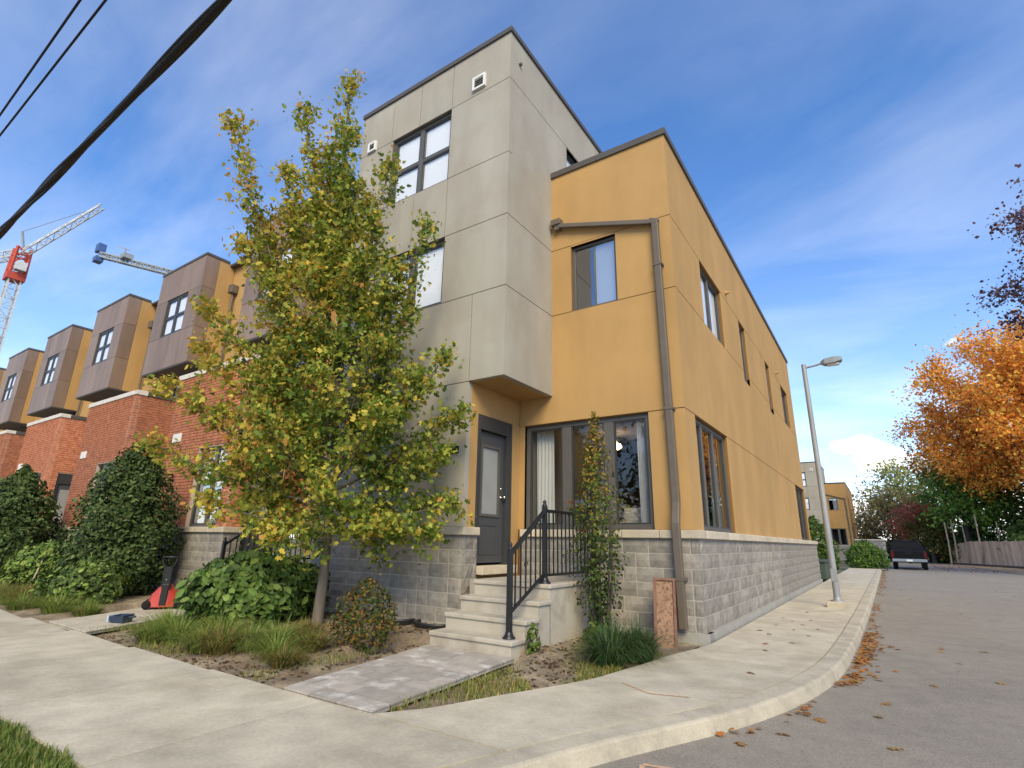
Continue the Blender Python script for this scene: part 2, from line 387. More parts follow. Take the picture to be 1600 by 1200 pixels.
# ------------------------------------------------------------------ ground, roads, pavements
def sheet(name, poly, z, m, kind='structure'):
    o = MB().quad([(x, y, z) for x, y in poly]).build(name, m); return tag(o, kind=kind)
sheet('ground', [(-600, -600), (600, -600), (600, 900), (-600, 900)], -.16, 'ground')
JOINT = [(-.62, -6.6), (-.35, -5.9), (-.10, -5.3), (.10, -4.75), (.30, -4.2), (.55, -3.65), (.85, -3.0), (1.08, -2.3), (1.25, -1.6), (1.40, -.5), (1.46, 1.2), (1.51, 7), (1.55, 21), (1.6, 47)]
BED = [(-1.1, -4.75), (-.85, -4.37), (-.65, -3.8), (-.44, -3.28), (-.26, -2.76), (-.13, -1.93), (-.03, -1.16), (.12, -.46), (.155, 0), (.155, 15.7), (.155, 47)]
def catmull(pts, n):
    P = [Vector((*p, 0)) for p in pts]; out = []
    for i in range(len(P)-1):
        p0, p1, p2, p3 = P[max(i-1, 0)], P[i], P[i+1], P[min(i+2, len(P)-1)]
        if (p1-p0).length > 3*(p2-p1).length: p0 = p1+(p1-p2)
        if (p3-p2).length > 3*(p2-p1).length: p3 = p2+(p2-p1).normalized()*(p2-p1).length
        for k in range(n):
            t = k/n; out.append(.5*((2*p1)+(p2-p0)*t+(2*p0-5*p1+4*p2-p3)*t*t+(3*p1-p0-3*p2+p3)*t**3))
    out.append(P[-1]); return [(p.x, p.y) for p in out]
jl = catmull(JOINT, 8)
for _ in range(14): jl = [jl[0]]+[((a[0]+2*b[0]+c[0])/4, (a[1]+2*b[1]+c[1])/4) for a, b, c in zip(jl, jl[1:], jl[2:])]+[jl[-1]]
_P = np.array(jl); _L = np.concatenate([[0], np.cumsum(np.hypot(*np.diff(_P, axis=0).T))]); _t = np.concatenate([np.arange(0, 14, .12), np.arange(14, _L[-1], 1.5), [_L[-1]]])
jl = [(float(np.interp(q, _L, _P[:, 0])), float(np.interp(q, _L, _P[:, 1]))) for q in _t]
road_poly = [(x-.05, y) for x, y in jl]+[(1.6, 85), (13, 85), (16, 40), (10.4, 40), (10.4, -4), (30, -5), (30, -60), (-1.6, -60), (-1.2, -6.7)]
sheet('road', road_poly, -.12, 'asphalt')
sheet('street', [(-300, -8.3), (-1.5, -8.3), (-1.5, -60), (-300, -60)], -.13, 'asphalt')
# side pavement: slabs between the bed edge / wall and the kerb joint
walk = tag(MB().quad([(x, y, -.028) for x, y in [(-300, -6.36), (-.54, -6.36), (.05, -4.76), (-300, -4.66)]]).quad([(x, y, -.028) for x, y in jl if y > -4.76]+[(x, y, -.028) for x, y in catmull(BED, 4)[::-1]]).build('sidewalk', 'joint'), kind='structure')
def xin(y):
    for (a, b), (c, d) in zip(BED, BED[1:]):
        if b <= y <= d: return a+(c-a)*(y-b)/max(d-b, 1e-6)
    return BED[-1][0]
def xout(y):
    for (a, b), (c, d) in zip(jl, jl[1:]):
        if b <= y <= d: return a+(c-a)*(y-b)/max(d-b, 1e-6)
    return jl[-1][0]
cuts = [-4.74, -2.85, -1.1, .75, 2.6, 4.4, 6.3, 8.1, 10, 12, 14, 16, 18.2, 20.4, 23, 26, 30, 35, 41, 47]
for a, b in zip(cuts, cuts[1:]):
    a += .006; b -= .006; ys = np.linspace(a, b, 12)
    poly = [(xin(y), y) for y in ys][::-1]; poly = [(xout(y)-.01, y) for y in ys]+poly
    MB().prism(poly, -.1, 0).build('slab', 'concrete_walk', walk)
xs = [.13, -1.62, -3.35, -5.1, -6.9, -8.7, -10.5, -12.3, -14.2, -16.2, -18.5, -21, -25, -30, -40, -60, -110]
for a, b in zip(xs, xs[1:]):
    MB().prism([(b+.006, -6.33), (a-.006 if a < 0 else -.54, -6.33), (a-.006 if a < 0 else .085, -4.765), (b+.006, -4.765+min(.13, -(b+1)*.014))], -.1, 0).build('slab', 'concrete_walk', walk)
# kerb with a rounded nose and a low face
def offs(pts, d):
    out = []
    for i, (x, y) in enumerate(pts):
        a = Vector(pts[max(i-1, 0)]); b = Vector(pts[min(i+1, len(pts)-1)]); t = (b-a).normalized(); out.append((x+t.y*d, y-t.x*d))
    return out
prof = [(.006, -.10), (.006, -.003), (.165, -.007), (.183, -.014), (.191, -.028), (.215, -.135)]
rows = [offs(jl, d) for d, z in prof]; mb = MB(); vs = [(x, y, z) for (d, z), row in zip(prof, rows) for x, y in row]; n = len(jl)
mb.add(vs, [(i*n+j, i*n+j+1, (i+1)*n+j+1, (i+1)*n+j) for i in range(len(prof)-1) for j in range(n-1)], 0, False)
mb.quad([(row[0][0], row[0][1], z) for (d, z), row in zip(prof, rows)])
tag(mb.build('kerb', 'concrete_kerb'), kind='structure')
# beds and verge
bed_poly = [(-120, -4.64), (-1.15, -4.74)]+catmull(BED, 4)[1:-24]
bedp = [(-120, -4.70), (-1.0, -4.74)]+[(xin(y)+.02, y) for y in np.linspace(-4.5, -.02, 14)]+[(-.05, 1.2), (-120, 1.2)]
# bumpy soil as a grid, cut to the bed outline by the pavement lying over it
mb = MB(); gx = np.concatenate([np.arange(-34, -12, 1.0), np.arange(-12, .1, .16)]); gy = np.arange(-4.9, 1.3, .16)
def soil_z(x, y):
    if -2.75 < x+(y+4.75)*.12 < -.9 and y < -2.4: return -.045
    if -9.1 < x < -6.2 and -8.4 < x-(y+4.7)*-.5 < -5.9: return -.045
    return -.035+.05*(math.sin(x*2.3+y)*math.cos(y*2.9-x*.7)*.3+math.sin(x*7.1)*math.sin(y*6.3)*.25)+.10*max(0, min(1, (y+4.5)/1.5))*max(0, min(1, (-x-.2)/1.5))
vs = []; 
for x in gx:
    for y in gy: vs.append((x, y, soil_z(x, y)))
ny = len(gy); fs = []
for i in range(len(gx)-1):
    for j in range(ny-1):
        cx, cy = (gx[i]+gx[i+1])/2, (gy[j]+gy[j+1])/2
        if cy < -.0 and cx > xin(cy) + .1 and cy > -4.75: continue
        fs.append((i*ny+j, (i+1)*ny+j, (i+1)*ny+j+1, i*ny+j+1))
mb.add(vs, fs, 0, True); tag(mb.build('garden_bed', 'soil'), kind='structure')
sheet('verge', [(-300, -6.34), (-1.45, -6.34), (-1.25, -8.3), (-300, -8.3)], -.012, 'turf')
sheet('far_bank', [(9.5, 20), (60, 20), (60, 120), (1.7, 120), (1.7, 70), (6.5, 60.5)], -.10, 'soil')
# paths to the steps
def path(name, q, nu, nv, seed, m='paver', label=None):
    base = MB().quad([(x, y, .012) for x, y in q]); o = tag(base.build(name, 'joint'), kind='structure'); rn = random.Random(seed)
    a, b, c, d = [Vector(p) for p in q]
    def P(u, v): return (a*(1-u)+b*u)*(1-v)+(d*(1-u)+c*u)*v
    for j in range(nv):
        u = 0 if j % 2 == 0 else -.5/nu*(.6+.8*rn.random())
        while u < 1-1e-3:
            w_ = (1/nu)*rn.choice([.7, 1, 1, 1.35]); u0, u1 = max(u, 0), min(u+w_, 1)
            if 1-u1 < .08: u1 = 1
            g = .004
            if u1-u0 > .03:
                pts = [P(u0+g, j/nv+g*.7), P(u1-g, j/nv+g*.7), P(u1-g, (j+1)/nv-g*.7), P(u0+g, (j+1)/nv-g*.7)]
                dz_ = rn.random()*.005
                MB().prism([(p.x, p.y) for p in pts], -.02, .022+dz_).build('paver', m, o, bevel=.004)
            u = u1 if u1 == 1 else u+w_
    return o
path('front_path', [(-2.16, -4.77), (-1.08, -4.77), (-1.28, -2.58), (-2.54, -2.58)], 3.2, 10, 3)
path('neighbour_path', [(-7.85, -4.70), (-6.45, -4.72), (-7.5, -2.5), (-8.9, -2.5)], 2, 5, 5, 'concrete_walk')
# survey paint
def mark(pts, z, wd):
    mb = MB()
    for (a, b) in zip(pts, pts[1:]):
        a, b = Vector((*a, z)), Vector((*b, z)); t = (b-a).normalized()*wd/2; s = Vector((-t.y, t.x, 0)); mb.quad([a-s, b-s, b+s, a+s])
    tag(mb.build('paint_mark', 'orange_paint'), kind='structure')
mark([(.02, -2.75), (.34, -2.95)], .004, .022); mark([(.34, -2.955), (.66, -2.86)], .004, .02)
mark([(.72, -4.12), (1.02, -4.05)], -.116, .035); mark([(.72, -4.13), (.80, -4.35)], -.116, .03)

# ------------------------------------------------------------------ end townhouse (also used for the far one)
def end_house(ox, oy, near=True, label='', solo=True):
    t = thing('end_townhouse', (ox, oy, 0), label, 'house')
    def FF(x, y): return front(ox+x, oy+y)
    def FR(x, y): return right(ox+x, oy+y)
    Ff, Fs = FF(0, 0), FR(0, 0)
    # window openings
    wl = (-2.84, -.57, CAPZ+.012, Z3-.007); wu = (-1.86, -.99, Z2+.007, 6.50)
    sw = [(.55, 2.68, CAPZ+.012, Z3-.007), (1.76, 3.42, Z2+.007, Z1-.007), (5.2, 5.95, 4.97, Z1-.007), (8.75, 9.5, 4.97, Z1-.007), (11.7, 13.2, Z2+.007, Z1-.007), (12.15, 14.55, CAPZ+.012, Z3-.007)]
    tw1 = (-5.30, -3.67, ZM+.007, Z0-.007); tw2 = (-5.30, -3.65, Z2+.007, Z1-.007); ts = (.66, 1.35, 8.45, 9.40)
    Ft, FtS = FF(0, -D), FR(XT, 0)
    # cores behind the joints
    c = MB(); cellwall(c, Ff, (XD, -.016, -.2, BODYTOP), [wl, wu], -.016, -.14); cellwall(c, Fs, (.1402, LEN, -.2, BODYTOP), sw, -.016, -.14)
    c.box((XT, .12, 8.0), (-.12, LEN-.05, BODYTOP-.1), Frame((ox, oy, 0), (1, 0, 0), (0, 1, 0)))
    c.box((XT, LEN-.14, -.2), (-.02, LEN-.02, BODYTOP-.05), Frame((ox, oy, 0), (1, 0, 0), (0, 1, 0)))
    c.build('wall_core', 'groove_yellow', t)
    c = MB(); cellwall(c, Ft, (XL, XT-.016, ZS+.02, HT-.06), [tw1, tw2], -.016, -.14); cellwall(c, FtS, (-D+.1402, 6.5, ZS+.02, HT-.06), [ts], -.016, -.14)
    cellwall(c, Ft, (XL, XD-.016, -.2, ZS+.018), [], -.016, -.139)
    Wd = Frame((ox, oy, 0), (1, 0, 0), (0, 1, 0))
    c.box((XL, -D+.13, HT-.3), (XT-.13, 6.5, HT-.1), Wd); c.box((XL+.02, -D+.02, -.2), (XL+.14, 6.5, HT-.06), Wd)
    c.build('tower_core', 'groove', t)
    Y, Gm = 'stucco_yellow', 'stucco_grey'
    # yellow street front
    panel(t, Ff, (XD, wl[0], CAPZ, Z3), Y, g=.0); panel(t, Ff, (wl[1], .0, CAPZ, Z3), Y)
    panel(t, Ff, (XD, 0, Z3, Z2), Y, g=G)
    panel(t, Ff, (XT, wu[0], Z2, Z1), Y, [wu], g=G); panel(t, Ff, (wu[0], wu[1], wu[3], Z1), Y, g=.0) if wu[3] < Z1-.02 else None
    panel(t, Ff, (wu[1], 0, Z2, Z1), Y); panel(t, Ff, (XT, 0, Z1, BODYTOP), Y)
    # yellow side
    a = sorted(sw, key=lambda h: h[0])
    lo = [h for h in a if h[2] < 2]
    panel(t, Fs, (.1, lo[0][0], CAPZ, Z3), Y); panel(t, Fs, (lo[0][1], lo[1][0], CAPZ, Z3), Y); panel(t, Fs, (lo[1][1], LEN, CAPZ, Z3), Y)
    panel(t, Fs, (.1, LEN, Z3, Z2), Y, [h for h in a if h[2] > 4]); us_ = [.1]+[v for h in a if h[2] > 4 for v in h[:2]]+[LEN]
    for u0, u1 in zip(us_[::2], us_[1::2]): panel(t, Fs, (u0, u1, Z2, Z1), Y)
    panel(t, Fs, (.1, LEN, Z1, BODYTOP), Y)
    # grey tower front: grid of panels following the joints
    top = HT-.06
    for (u0, u1) in ((XL, -5.35), (-5.35, -4.53), (-4.53, -3.66), (-3.66, XT)): panel(t, Ft, (u0, u1, Z0, top), Gm)
    panel(t, Ft, (XL, tw1[0], ZM, Z0), Gm); panel(t, Ft, (tw1[1], XT, ZM, Z0), Gm)
    for (u0, u1) in ((XL, -4.53), (-4.53, -3.66), (-3.66, XT)): panel(t, Ft, (u0, u1, Z1, ZM), Gm)
    panel(t, Ft, (XL, tw2[0], Z2, Z1), Gm); panel(t, Ft, (tw2[1], XT, Z2, Z1), Gm)
    panel(t, Ft, (XD, XT, ZS-.007, Z2), Gm); panel(t, Ft, (XL, XD, ZS-.007, Z2), Gm, g=G); panel(t, Ft, (XL, XD, CAPZ, ZS-.007), Gm)
    # tower side
    panel(t, FtS, (-1.4, 0, ZS-.007, Z2), Gm); panel(t, FtS, (-1.4, 0, Z2, Z1), Gm); panel(t, FtS, (-1.4, 0, Z1, Z0), Gm); panel(t, FtS, (-1.4, 6.4, Z0, top), Gm); panel(t, FtS, (0, 6.4, 8.0, Z0), Gm, [ts])
    # soffit over the door and the wall the door is in
    MB().box((XD-.02, -D+.1, ZS-.003), (XT-.1, 0, ZS+.1), Wd).build('soffit', Y, t)
    dr = (-1.22, -.25, .86, Z3)
    cellwall(MB(), FR(XD, 0), (-D+.102, -.001, 0.3, ZS), [dr], -.0, -.14).build('door_wall', Y, t)
    # roof edges
    mb = MB(); flash(mb, Ff, XT, .035, HY); flash(mb, Fs, .2502, LEN+.03, HY); mb.build('roof_flashing', 'flashing', t)
    mb = MB(); flash(mb, Ft, XL-.03, XT+.035, HT, .10); flash(mb, FtS, -D+.2502, 6.5, HT, .10); mb.build('roof_flashing', 'flashing', t)
    # windows
    g1 = 'glass_room'
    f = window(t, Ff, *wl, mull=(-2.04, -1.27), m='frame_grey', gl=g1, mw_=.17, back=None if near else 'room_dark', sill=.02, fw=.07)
    window(t, Ff, *wu, mull=(-1.43,), m='frame_grey', gl='glass_half', mw_=.012, reflection_sheet=(1,), opener=False, fw=.05)
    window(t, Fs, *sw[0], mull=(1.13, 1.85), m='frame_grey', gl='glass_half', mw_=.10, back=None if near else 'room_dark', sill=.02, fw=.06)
    window(t, Fs, *sw[1], mull=(2.6,), m='frame_grey', gl='glass_sky', mw_=.10, reflection_sheet=True)
    for k in (2, 3): window(t, Fs, *sw[k], m='frame_grey', gl='glass_half', reflection_sheet=(0,) if k == 2 else None)
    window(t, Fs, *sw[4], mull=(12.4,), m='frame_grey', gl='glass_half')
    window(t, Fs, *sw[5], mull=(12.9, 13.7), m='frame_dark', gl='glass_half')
    window(t, Ft, *tw1, mull=(-4.50,), trans=(8.58,), m='frame_grey', reflection_sheet=True, mw_=.10, fw=.06, opener=True)
    window(t, Ft, *tw2, mull=(-4.50,), m='frame_grey', reflection_sheet=True, mw_=.12, fw=.06)
    window(t, FtS, *ts, m='frame_dark', reflection_sheet=True)
    # door: frame, leaf, glass, handle, transom panel
    Fd = FR(XD, 0); mb = MB()
    mb.box((dr[0], -.15, dr[2]), (dr[0]+.07, .015, dr[3]), Fd); mb.box((dr[1]-.15, -.15, dr[2]), (dr[1], .015, dr[3]), Fd); mb.box((dr[0]+.07, -.15, 2.96), (dr[1]-.15, .012, dr[3]), Fd)
    df = mb.build('door_frame', 'frame_dark', t, bevel=.006)
    lf = (dr[0]+.075, dr[1]-.155, .90, 2.95)
    mb = MB(); cellwall(mb, Fd, lf, [(lf[0]+.12, lf[1]-.14, 1.62, 2.72)], -.055, -.10); dl = mb.build('door', 'door_paint', t, bevel=.004)
    mb = MB(); cellwall(mb, Fd, (lf[0]+.10, lf[1]-.12, 1.60, 2.74), [(lf[0]+.14, lf[1]-.16, 1.64, 2.70)], -.038, -.054); mb.build('glazing_bead', 'frame_grey', dl)
    mb = MB(); mb.box((lf[0]+.13, -.075, 1.63), (lf[1]-.15, -.068, 2.71), Fd); mb.build('pane', 'glass_frost', dl)
    mb = MB(); cellwall(mb, Fd, (lf[0]+.12, lf[1]-.14, 1.02, 1.50), [(lf[0]+.16, lf[1]-.18, 1.06, 1.46)], -.046, -.054); mb.build('raised_panel', 'door_paint', dl)
    hz = lf[1]-.06; mb = MB(); mb.lathe(Fd.p(hz, -.055, 1.92), [(.028, 0), (.028, .012), (.012, .014), (.012, .05), (.026, .055), (.03, .075), (.018, .09)], 14, axis='x'); mb.build('door_knob', 'chrome', dl)
    mb = MB(); mb.lathe(Fd.p(hz, -.055, 2.06), [(.026, 0), (.026, .015), (.01, .02)], 14, axis='x'); mb.build('deadbolt', 'chrome', dl)
    mb = MB(); mb.box((dr[0]+.03, -.12, .74), (dr[1]-.0, .16, .862), Fd); mb.build('threshold', 'limestone', t, bevel=.01)
    # stone base
    o_ = .076
    stone_wall(t, FF(XL, -D), -XL+XD+.075, 1, 1e9 if solo else -1, ends=(0, .045))
    stone_wall(t, FR(XD, -D), .275, 2, 1e9 if solo else -1, ends=(-.24, 0))
    stone_wall(t, FF(XD+.1, 0), -XD-.1+.075, 3, 1e9 if solo else -1, ends=(0, .045))
    stone_wall(t, FR(0, 0), LEN+1.0, 4, 7.6 if solo else -1, ends=(-.24, 0))
    MB().box((-.35, LEN+.02, -.2), (-.2, LEN+.98, 1.30), Wd).build('wall_end', 'mortar', t)
    # exhaust vents
    for (u, z, s) in ((-2.98, 9.66, .30), (-5.94, 9.53, .24)):
        mb = MB(); cellwall(mb, Ft, (u-s/2, u+s/2, z-s/2, z+s/2), [(u-s/2+.04, u+s/2-.04, z-s/2+.04, z+s/2-.04)], .05, .001); v = mb.build('vent', 'white_paint', t)
        MB().box((u-s/2+.04, .002, z-s/2+.04), (u+s/2-.04, .008, z+s/2-.04), Ft).build('vent_back', 'louvre_dark', v)
        for k in range(4):
            zz = z-s/2+.06+k*(s-.1)/4; MB().quad([Ft.p(u-s/2+.04, .045, zz), Ft.p(u+s/2-.04, .045, zz), Ft.p(u+s/2-.04, .012, zz+.03), Ft.p(u-s/2+.04, .012, zz+.03)]).build('louvre', 'white_paint', v)
    # downpipe with scupper, long sloping run and drop
    mb = MB(); P = lambda u, z, n_=.075: Ff.p(u, n_, z)
    mb.bar(P(-2.08, 6.98), P(-.30, 6.44), .085, .085); mb.bar(P(-.235, 6.47), P(-.199, 1.78), .11, .085, up=Vector((0, 1, 0))); mb.bar(P(-.1985, 1.80), P(-.1965, 1.50, .172), .108, .083, up=Vector((0, 1, 0))); mb.bar(P(-.1965, 1.53, .172), P(-.186, .14, .172), .11, .085, up=Vector((0, 1, 0)))
    mb.bar(P(-.33, 6.47), P(-.18, 6.40), .09, .10)
    dp = mb.build('downpipe', 'pipe_brown', t, bevel=.012)
    MB().box((-2.22, .0, 7.0), (-2.02, .14, 7.12), Ff).box((-2.16, .0, 6.9), (-2.05, .11, 7.0), Ff).build('scupper', 'pipe_brown', dp, bevel=.008)
    for z in (5.6, 3.17, .75): u = -.235+(6.47-z)/6.33*.05; MB().box((u-.075, .0, z), (u+.075, .125 if z > 1 else .22, z+.035), Ff).build('pipe_strap', 'pipe_brown', dp)
    # small fixtures on the side wall, address plate by the door
    for y in (3.95, 10.9):
        mb = MB(); mb.lathe(Fs.p(y, .0, 6.72), [(.05, 0), (.05, .03), (.03, .05), (.03, .09)], 10, axis='x'); mb.build('side_vent_cap', Y, t)
    mb = MB(); mb.lathe(FtS.p(-1.2, 0, 9.95), [(.035, 0), (.03, .05)], 8, axis='x'); mb.build('roof_drain', 'pipe_brown', t)
    pl = MB().box((-3.50, .0, 2.53), (-3.09, .02, 2.64), Ft).build('address_plate', 'black_letters', t)
    # porch light over the door
    return t
end_house(0, 0, True, 'three-storey end townhouse with grey stucco tower and ochre wall on the corner')

# ---- room seen through the corner windows
t = bpy.data.objects
hs = [o for o in COL.objects if o.name.startswith('end_townhouse')][0]
mb = MB(); x0, x1, y0, y1, z0, z1 = -2.80, -.16, .16, 5.6, 1.0, 3.35
mb.quad([(x0, y0, z0), (x1, y0, z0), (x1, y1, z0), (x0, y1, z0)], 1); mb.quad([(x0, y0, z1), (x0, y1, z1), (x1, y1, z1), (x1, y0, z1)], 0)
mb.quad([(x0, y0, z0), (x0, y1, z0), (x0, y1, z1), (x0, y0, z1)], 0); mb.quad([(x0, y1, z0), (x1, y1, z0), (x1, y1, z1), (x0, y1, z1)], 0)
mb.quad([(x1, 2.95, z0), (x1, y1, z0), (x1, y1, z1), (x1, 2.95, z1)], 0)
mb.build('room', ['interior_wall', 'interior_floor'], hs)
def curtain(x0, y0, x1, y1, ztop, zbot, label, folds=9, amp=.03):
    a, b = Vector((x0, y0, 0)), Vector((x1, y1, 0)); t_ = (b-a); s = Vector((-t_.y, t_.x, 0)).normalized(); n = folds*6; mb = MB(); vs = []
    for j, z in enumerate((ztop, (ztop+zbot)/2, zbot)):
        for i in range(n+1): vs.append(a+t_*(i/n)+s*amp*math.sin(i/n*folds*2*math.pi+j*.3)*(.7+.3*j)+Vector((0, 0, z)))
    k = n+1; mb.add(vs, [(j*k+i, j*k+i+1, (j+1)*k+i+1, (j+1)*k+i) for j in range(2) for i in range(n)], 0, True)
    return tag(mb.build('curtain', 'curtain'), label, 'curtain', 'curtains in the corner room')
curtain(-2.74, .26, -2.40, .28, 3.2, 1.35, 'white curtain behind the street window pane beside the front door', 5)
curtain(-.88, .30, -.70, .32, 3.2, 1.35, 'narrow white curtain at the street window pane nearest the house corner', 3)
curtain(-.26, 2.25, -.24, 2.68, 3.2, 1.35, 'white curtain in the side ground-floor window, end far from the corner', 6)
curtain(-.26, .78, -.24, 1.12, 3.2, 1.35, 'grey-white curtain in the side ground-floor window, end next to the corner', 5)
c = thing('ceiling_lamp', (-2.02, 2.0, 3.34), 'lit warm ceiling lamp seen through the street window', 'lamp')
MB().lathe((-2.02, 2.0, 3.06), [(.03, .10), (.14, .06), (.17, .0), (.12, -.04), (.02, -.055)], 18).build('lamp_shade', 'lamp_glow', c)
MB().lathe((-2.02, 2.0, 3.13), [(.08, .055), (.08, .03), (.02, .01)], 14).build('ceiling_rose', 'white_paint', c)
s = thing('sofa', (-.9, .75, 1.0), 'pale sofa back showing low behind the street window', 'sofa')
MB().box((-1.28, .55, 1.0), (-.36, .78, 1.78)).build('backrest', 'sofa', s, bevel=.05); MB().box((-1.28, .78, 1.0), (-.36, 1.4, 1.42)).build('seat', 'sofa', s, bevel=.05)
for k in (-1.30, -.33): MB().box((k-.06, .56, 1.0), (k+.06, 1.4, 1.6)).build('arm', 'sofa', s, bevel=.04)

# ------------------------------------------------------------------ entry steps and railings
def steps(ox, oy, label, grp):
    t = thing('entry_steps', (ox-1.9, oy-1.8, 0), label, 'steps', grp)
    F = Frame((ox, oy, 0), (1, 0, 0), (0, 1, 0)); x0, x1 = -2.52, -1.32
    for k in range(4):
        y = -2.60+.28*k; z = .18*(k+1); ye = y+.28+.03 if k < 3 else -.125
        MB().box((x0+.012, y+.02, -.2), (x1-.012, ye if k < 3 else -.125, z-.055), F).build('riser' if k < 3 else 'landing_base', 'concrete_step', t)
        MB().box((x0-.008*(k % 2), y, z-.052), (x1+.01, ye, z), F).build('tread' if k < 3 else 'landing', 'concrete_step', t, bevel=.012)
    MB().box((XD+.19, -1.52, -.2), (x0, -.14, .70), F).build('landing_side', 'concrete_step', t)
    return t
def railing(ox, oy, label, grp):
    x = ox-1.45; t = thing('railing', (x, oy-1.7, .18), label, 'railing', grp)
    A, B, C = (oy-2.45, .18), (oy-1.66, .72), (oy-.30, .72)
    h = .92
    for (y, z) in (A, B):
        p = MB().box((x-.028, y-.028, z), (x+.028, y+.028, z+h+.03)).build('post', 'iron', t, bevel=.004)
        MB().lathe((x, y, z), [(.075, 0), (.075, .012), (.055, .03), (.04, .07)], 14).build('post_base', 'iron', p)
        MB().lathe((x, y, z+h+.03), [(.032, 0), (.036, .015), (.018, .04), (.026, .055), (.022, .075), (.004, .09)], 12).build('post_cap', 'iron', p)
    MB().bar((x, A[0], A[1]+h-.02), (x, B[0], B[1]+h-.02), .05, .04).build('top_rail', 'iron', t, bevel=.006)
    MB().bar((x, A[0], A[1]+.26), (x, B[0], B[1]+.12), .03, .03).build('bottom_rail', 'iron', t)
    MB().bar((x, B[0], B[1]+h-.02), (x, C[0], C[1]+h-.02), .05, .04).build('top_rail', 'iron', t, bevel=.006)
    MB().bar((x, B[0], B[1]+.10), (x, C[0], C[1]+.10), .03, .03).build('bottom_rail', 'iron', t)
    for k in range(1, 7):
        q = k/7; y = A[0]+(B[0]-A[0])*q; b = A[1]+.26+(B[1]+.12-A[1]-.26)*q; tp = A[1]+h-.03+(B[1]-A[1])*q
        o = MB().box((x-.008, y-.008, b), (x+.008, y+.008, tp)).build('baluster', 'iron', t)
        if k == 3:
            MB().tube([(x, y+.05*math.cos(a)*(1-a/9), (b+tp)/2+.05*math.sin(a)*(1-a/9)) for a in np.linspace(0, 7, 16)], .006, 5).build('scroll', 'iron', o)
    for k in range(1, 12):
        y = B[0]+(C[0]-B[0])*k/12; MB().box((x-.008, y-.008, B[1]+.1), (x+.008, y+.008, B[1]+h-.03)).build('baluster', 'iron', t)
    return t
steps(0, 0, 'concrete front steps up to the dark grey door of the end townhouse', 'entry steps')
railing(0, 0, 'black iron railing on the concrete steps of the end townhouse', 'step railings')
steps(-6.2, 0, 'concrete steps of the brick townhouse, mostly hidden behind the maple', 'entry steps')
railing(-6.2, 0, 'black iron railing half hidden by the shrub and maple leaves', 'step railings')

# ------------------------------------------------------------------ brick townhouses in the row
PITCH = 6.03
def bricks(parent, F, length, z0, z1, solo_near=0, holes=(), seed=0):
    rn = random.Random(seed); bl, bh, g = .205, .062, .012; lst = []
    nz = int((z1-z0)/(bh+g)); 
    for j in range(nz):
        z = z0+j*(bh+g)+g; u = 0 if j % 2 else -.11
        while u < length-.01:
            a, b = max(u, 0), min(u+bl, length)
            segs = [(a, b)]
            for h in holes:
                if h[2]-.02 < z+bh/2 < h[3]+.02:
                    ns_ = []
                    for (p, q) in segs:
                        if q <= h[0] or p >= h[1]: ns_.append((p, q))
                        else:
                            if p < h[0]-.01: ns_.append((p, h[0]))
                            if q > h[1]+.01: ns_.append((h[1], q))
                    segs = ns_
            for (p, q) in segs:
                if q-p > .03: lst.append((p, q, z))
            u += bl+g
    return lst
BRK = None
def brick_unit_mesh():
    mb = MB(); mb.add([(0, 0, 0), (1, 0, 0), (1, 0, 1), (0, 0, 1), (.015, -1, .05), (.985, -1, .05), (.985, -1, .95), (.015, -1, .95)], [(0, 1, 5, 4), (1, 2, 6, 5), (2, 3, 7, 6), (3, 0, 4, 7), (4, 5, 6, 7)]); return mb.mesh('brick', 'brick')
BRK = brick_unit_mesh(); BRKV = [v.co.copy() for v in BRK.vertices]; BRKF = [tuple(p.vertices) for p in BRK.polygons]
def lay(parent, F, lst, solo):
    rest = MB(); c = CAM
    key = lambda b: (F.p((b[0]+b[1])/2, 0, b[2])-c).length
    lst = sorted(lst, key=key)
    for i, (p, q, z) in enumerate(lst):
        M = F.M(p, -.008, z) @ Matrix.Diagonal((q-p, .012+random.random()*.004, .062, 1))
        if i < solo: link(bpy.data.objects.new('brick', BRK), parent, M)
        else: rest.add([M @ v for v in BRKV], BRKF)
    if rest.v: tag(rest.build('brickwork', 'brick', parent), kind='stuff')
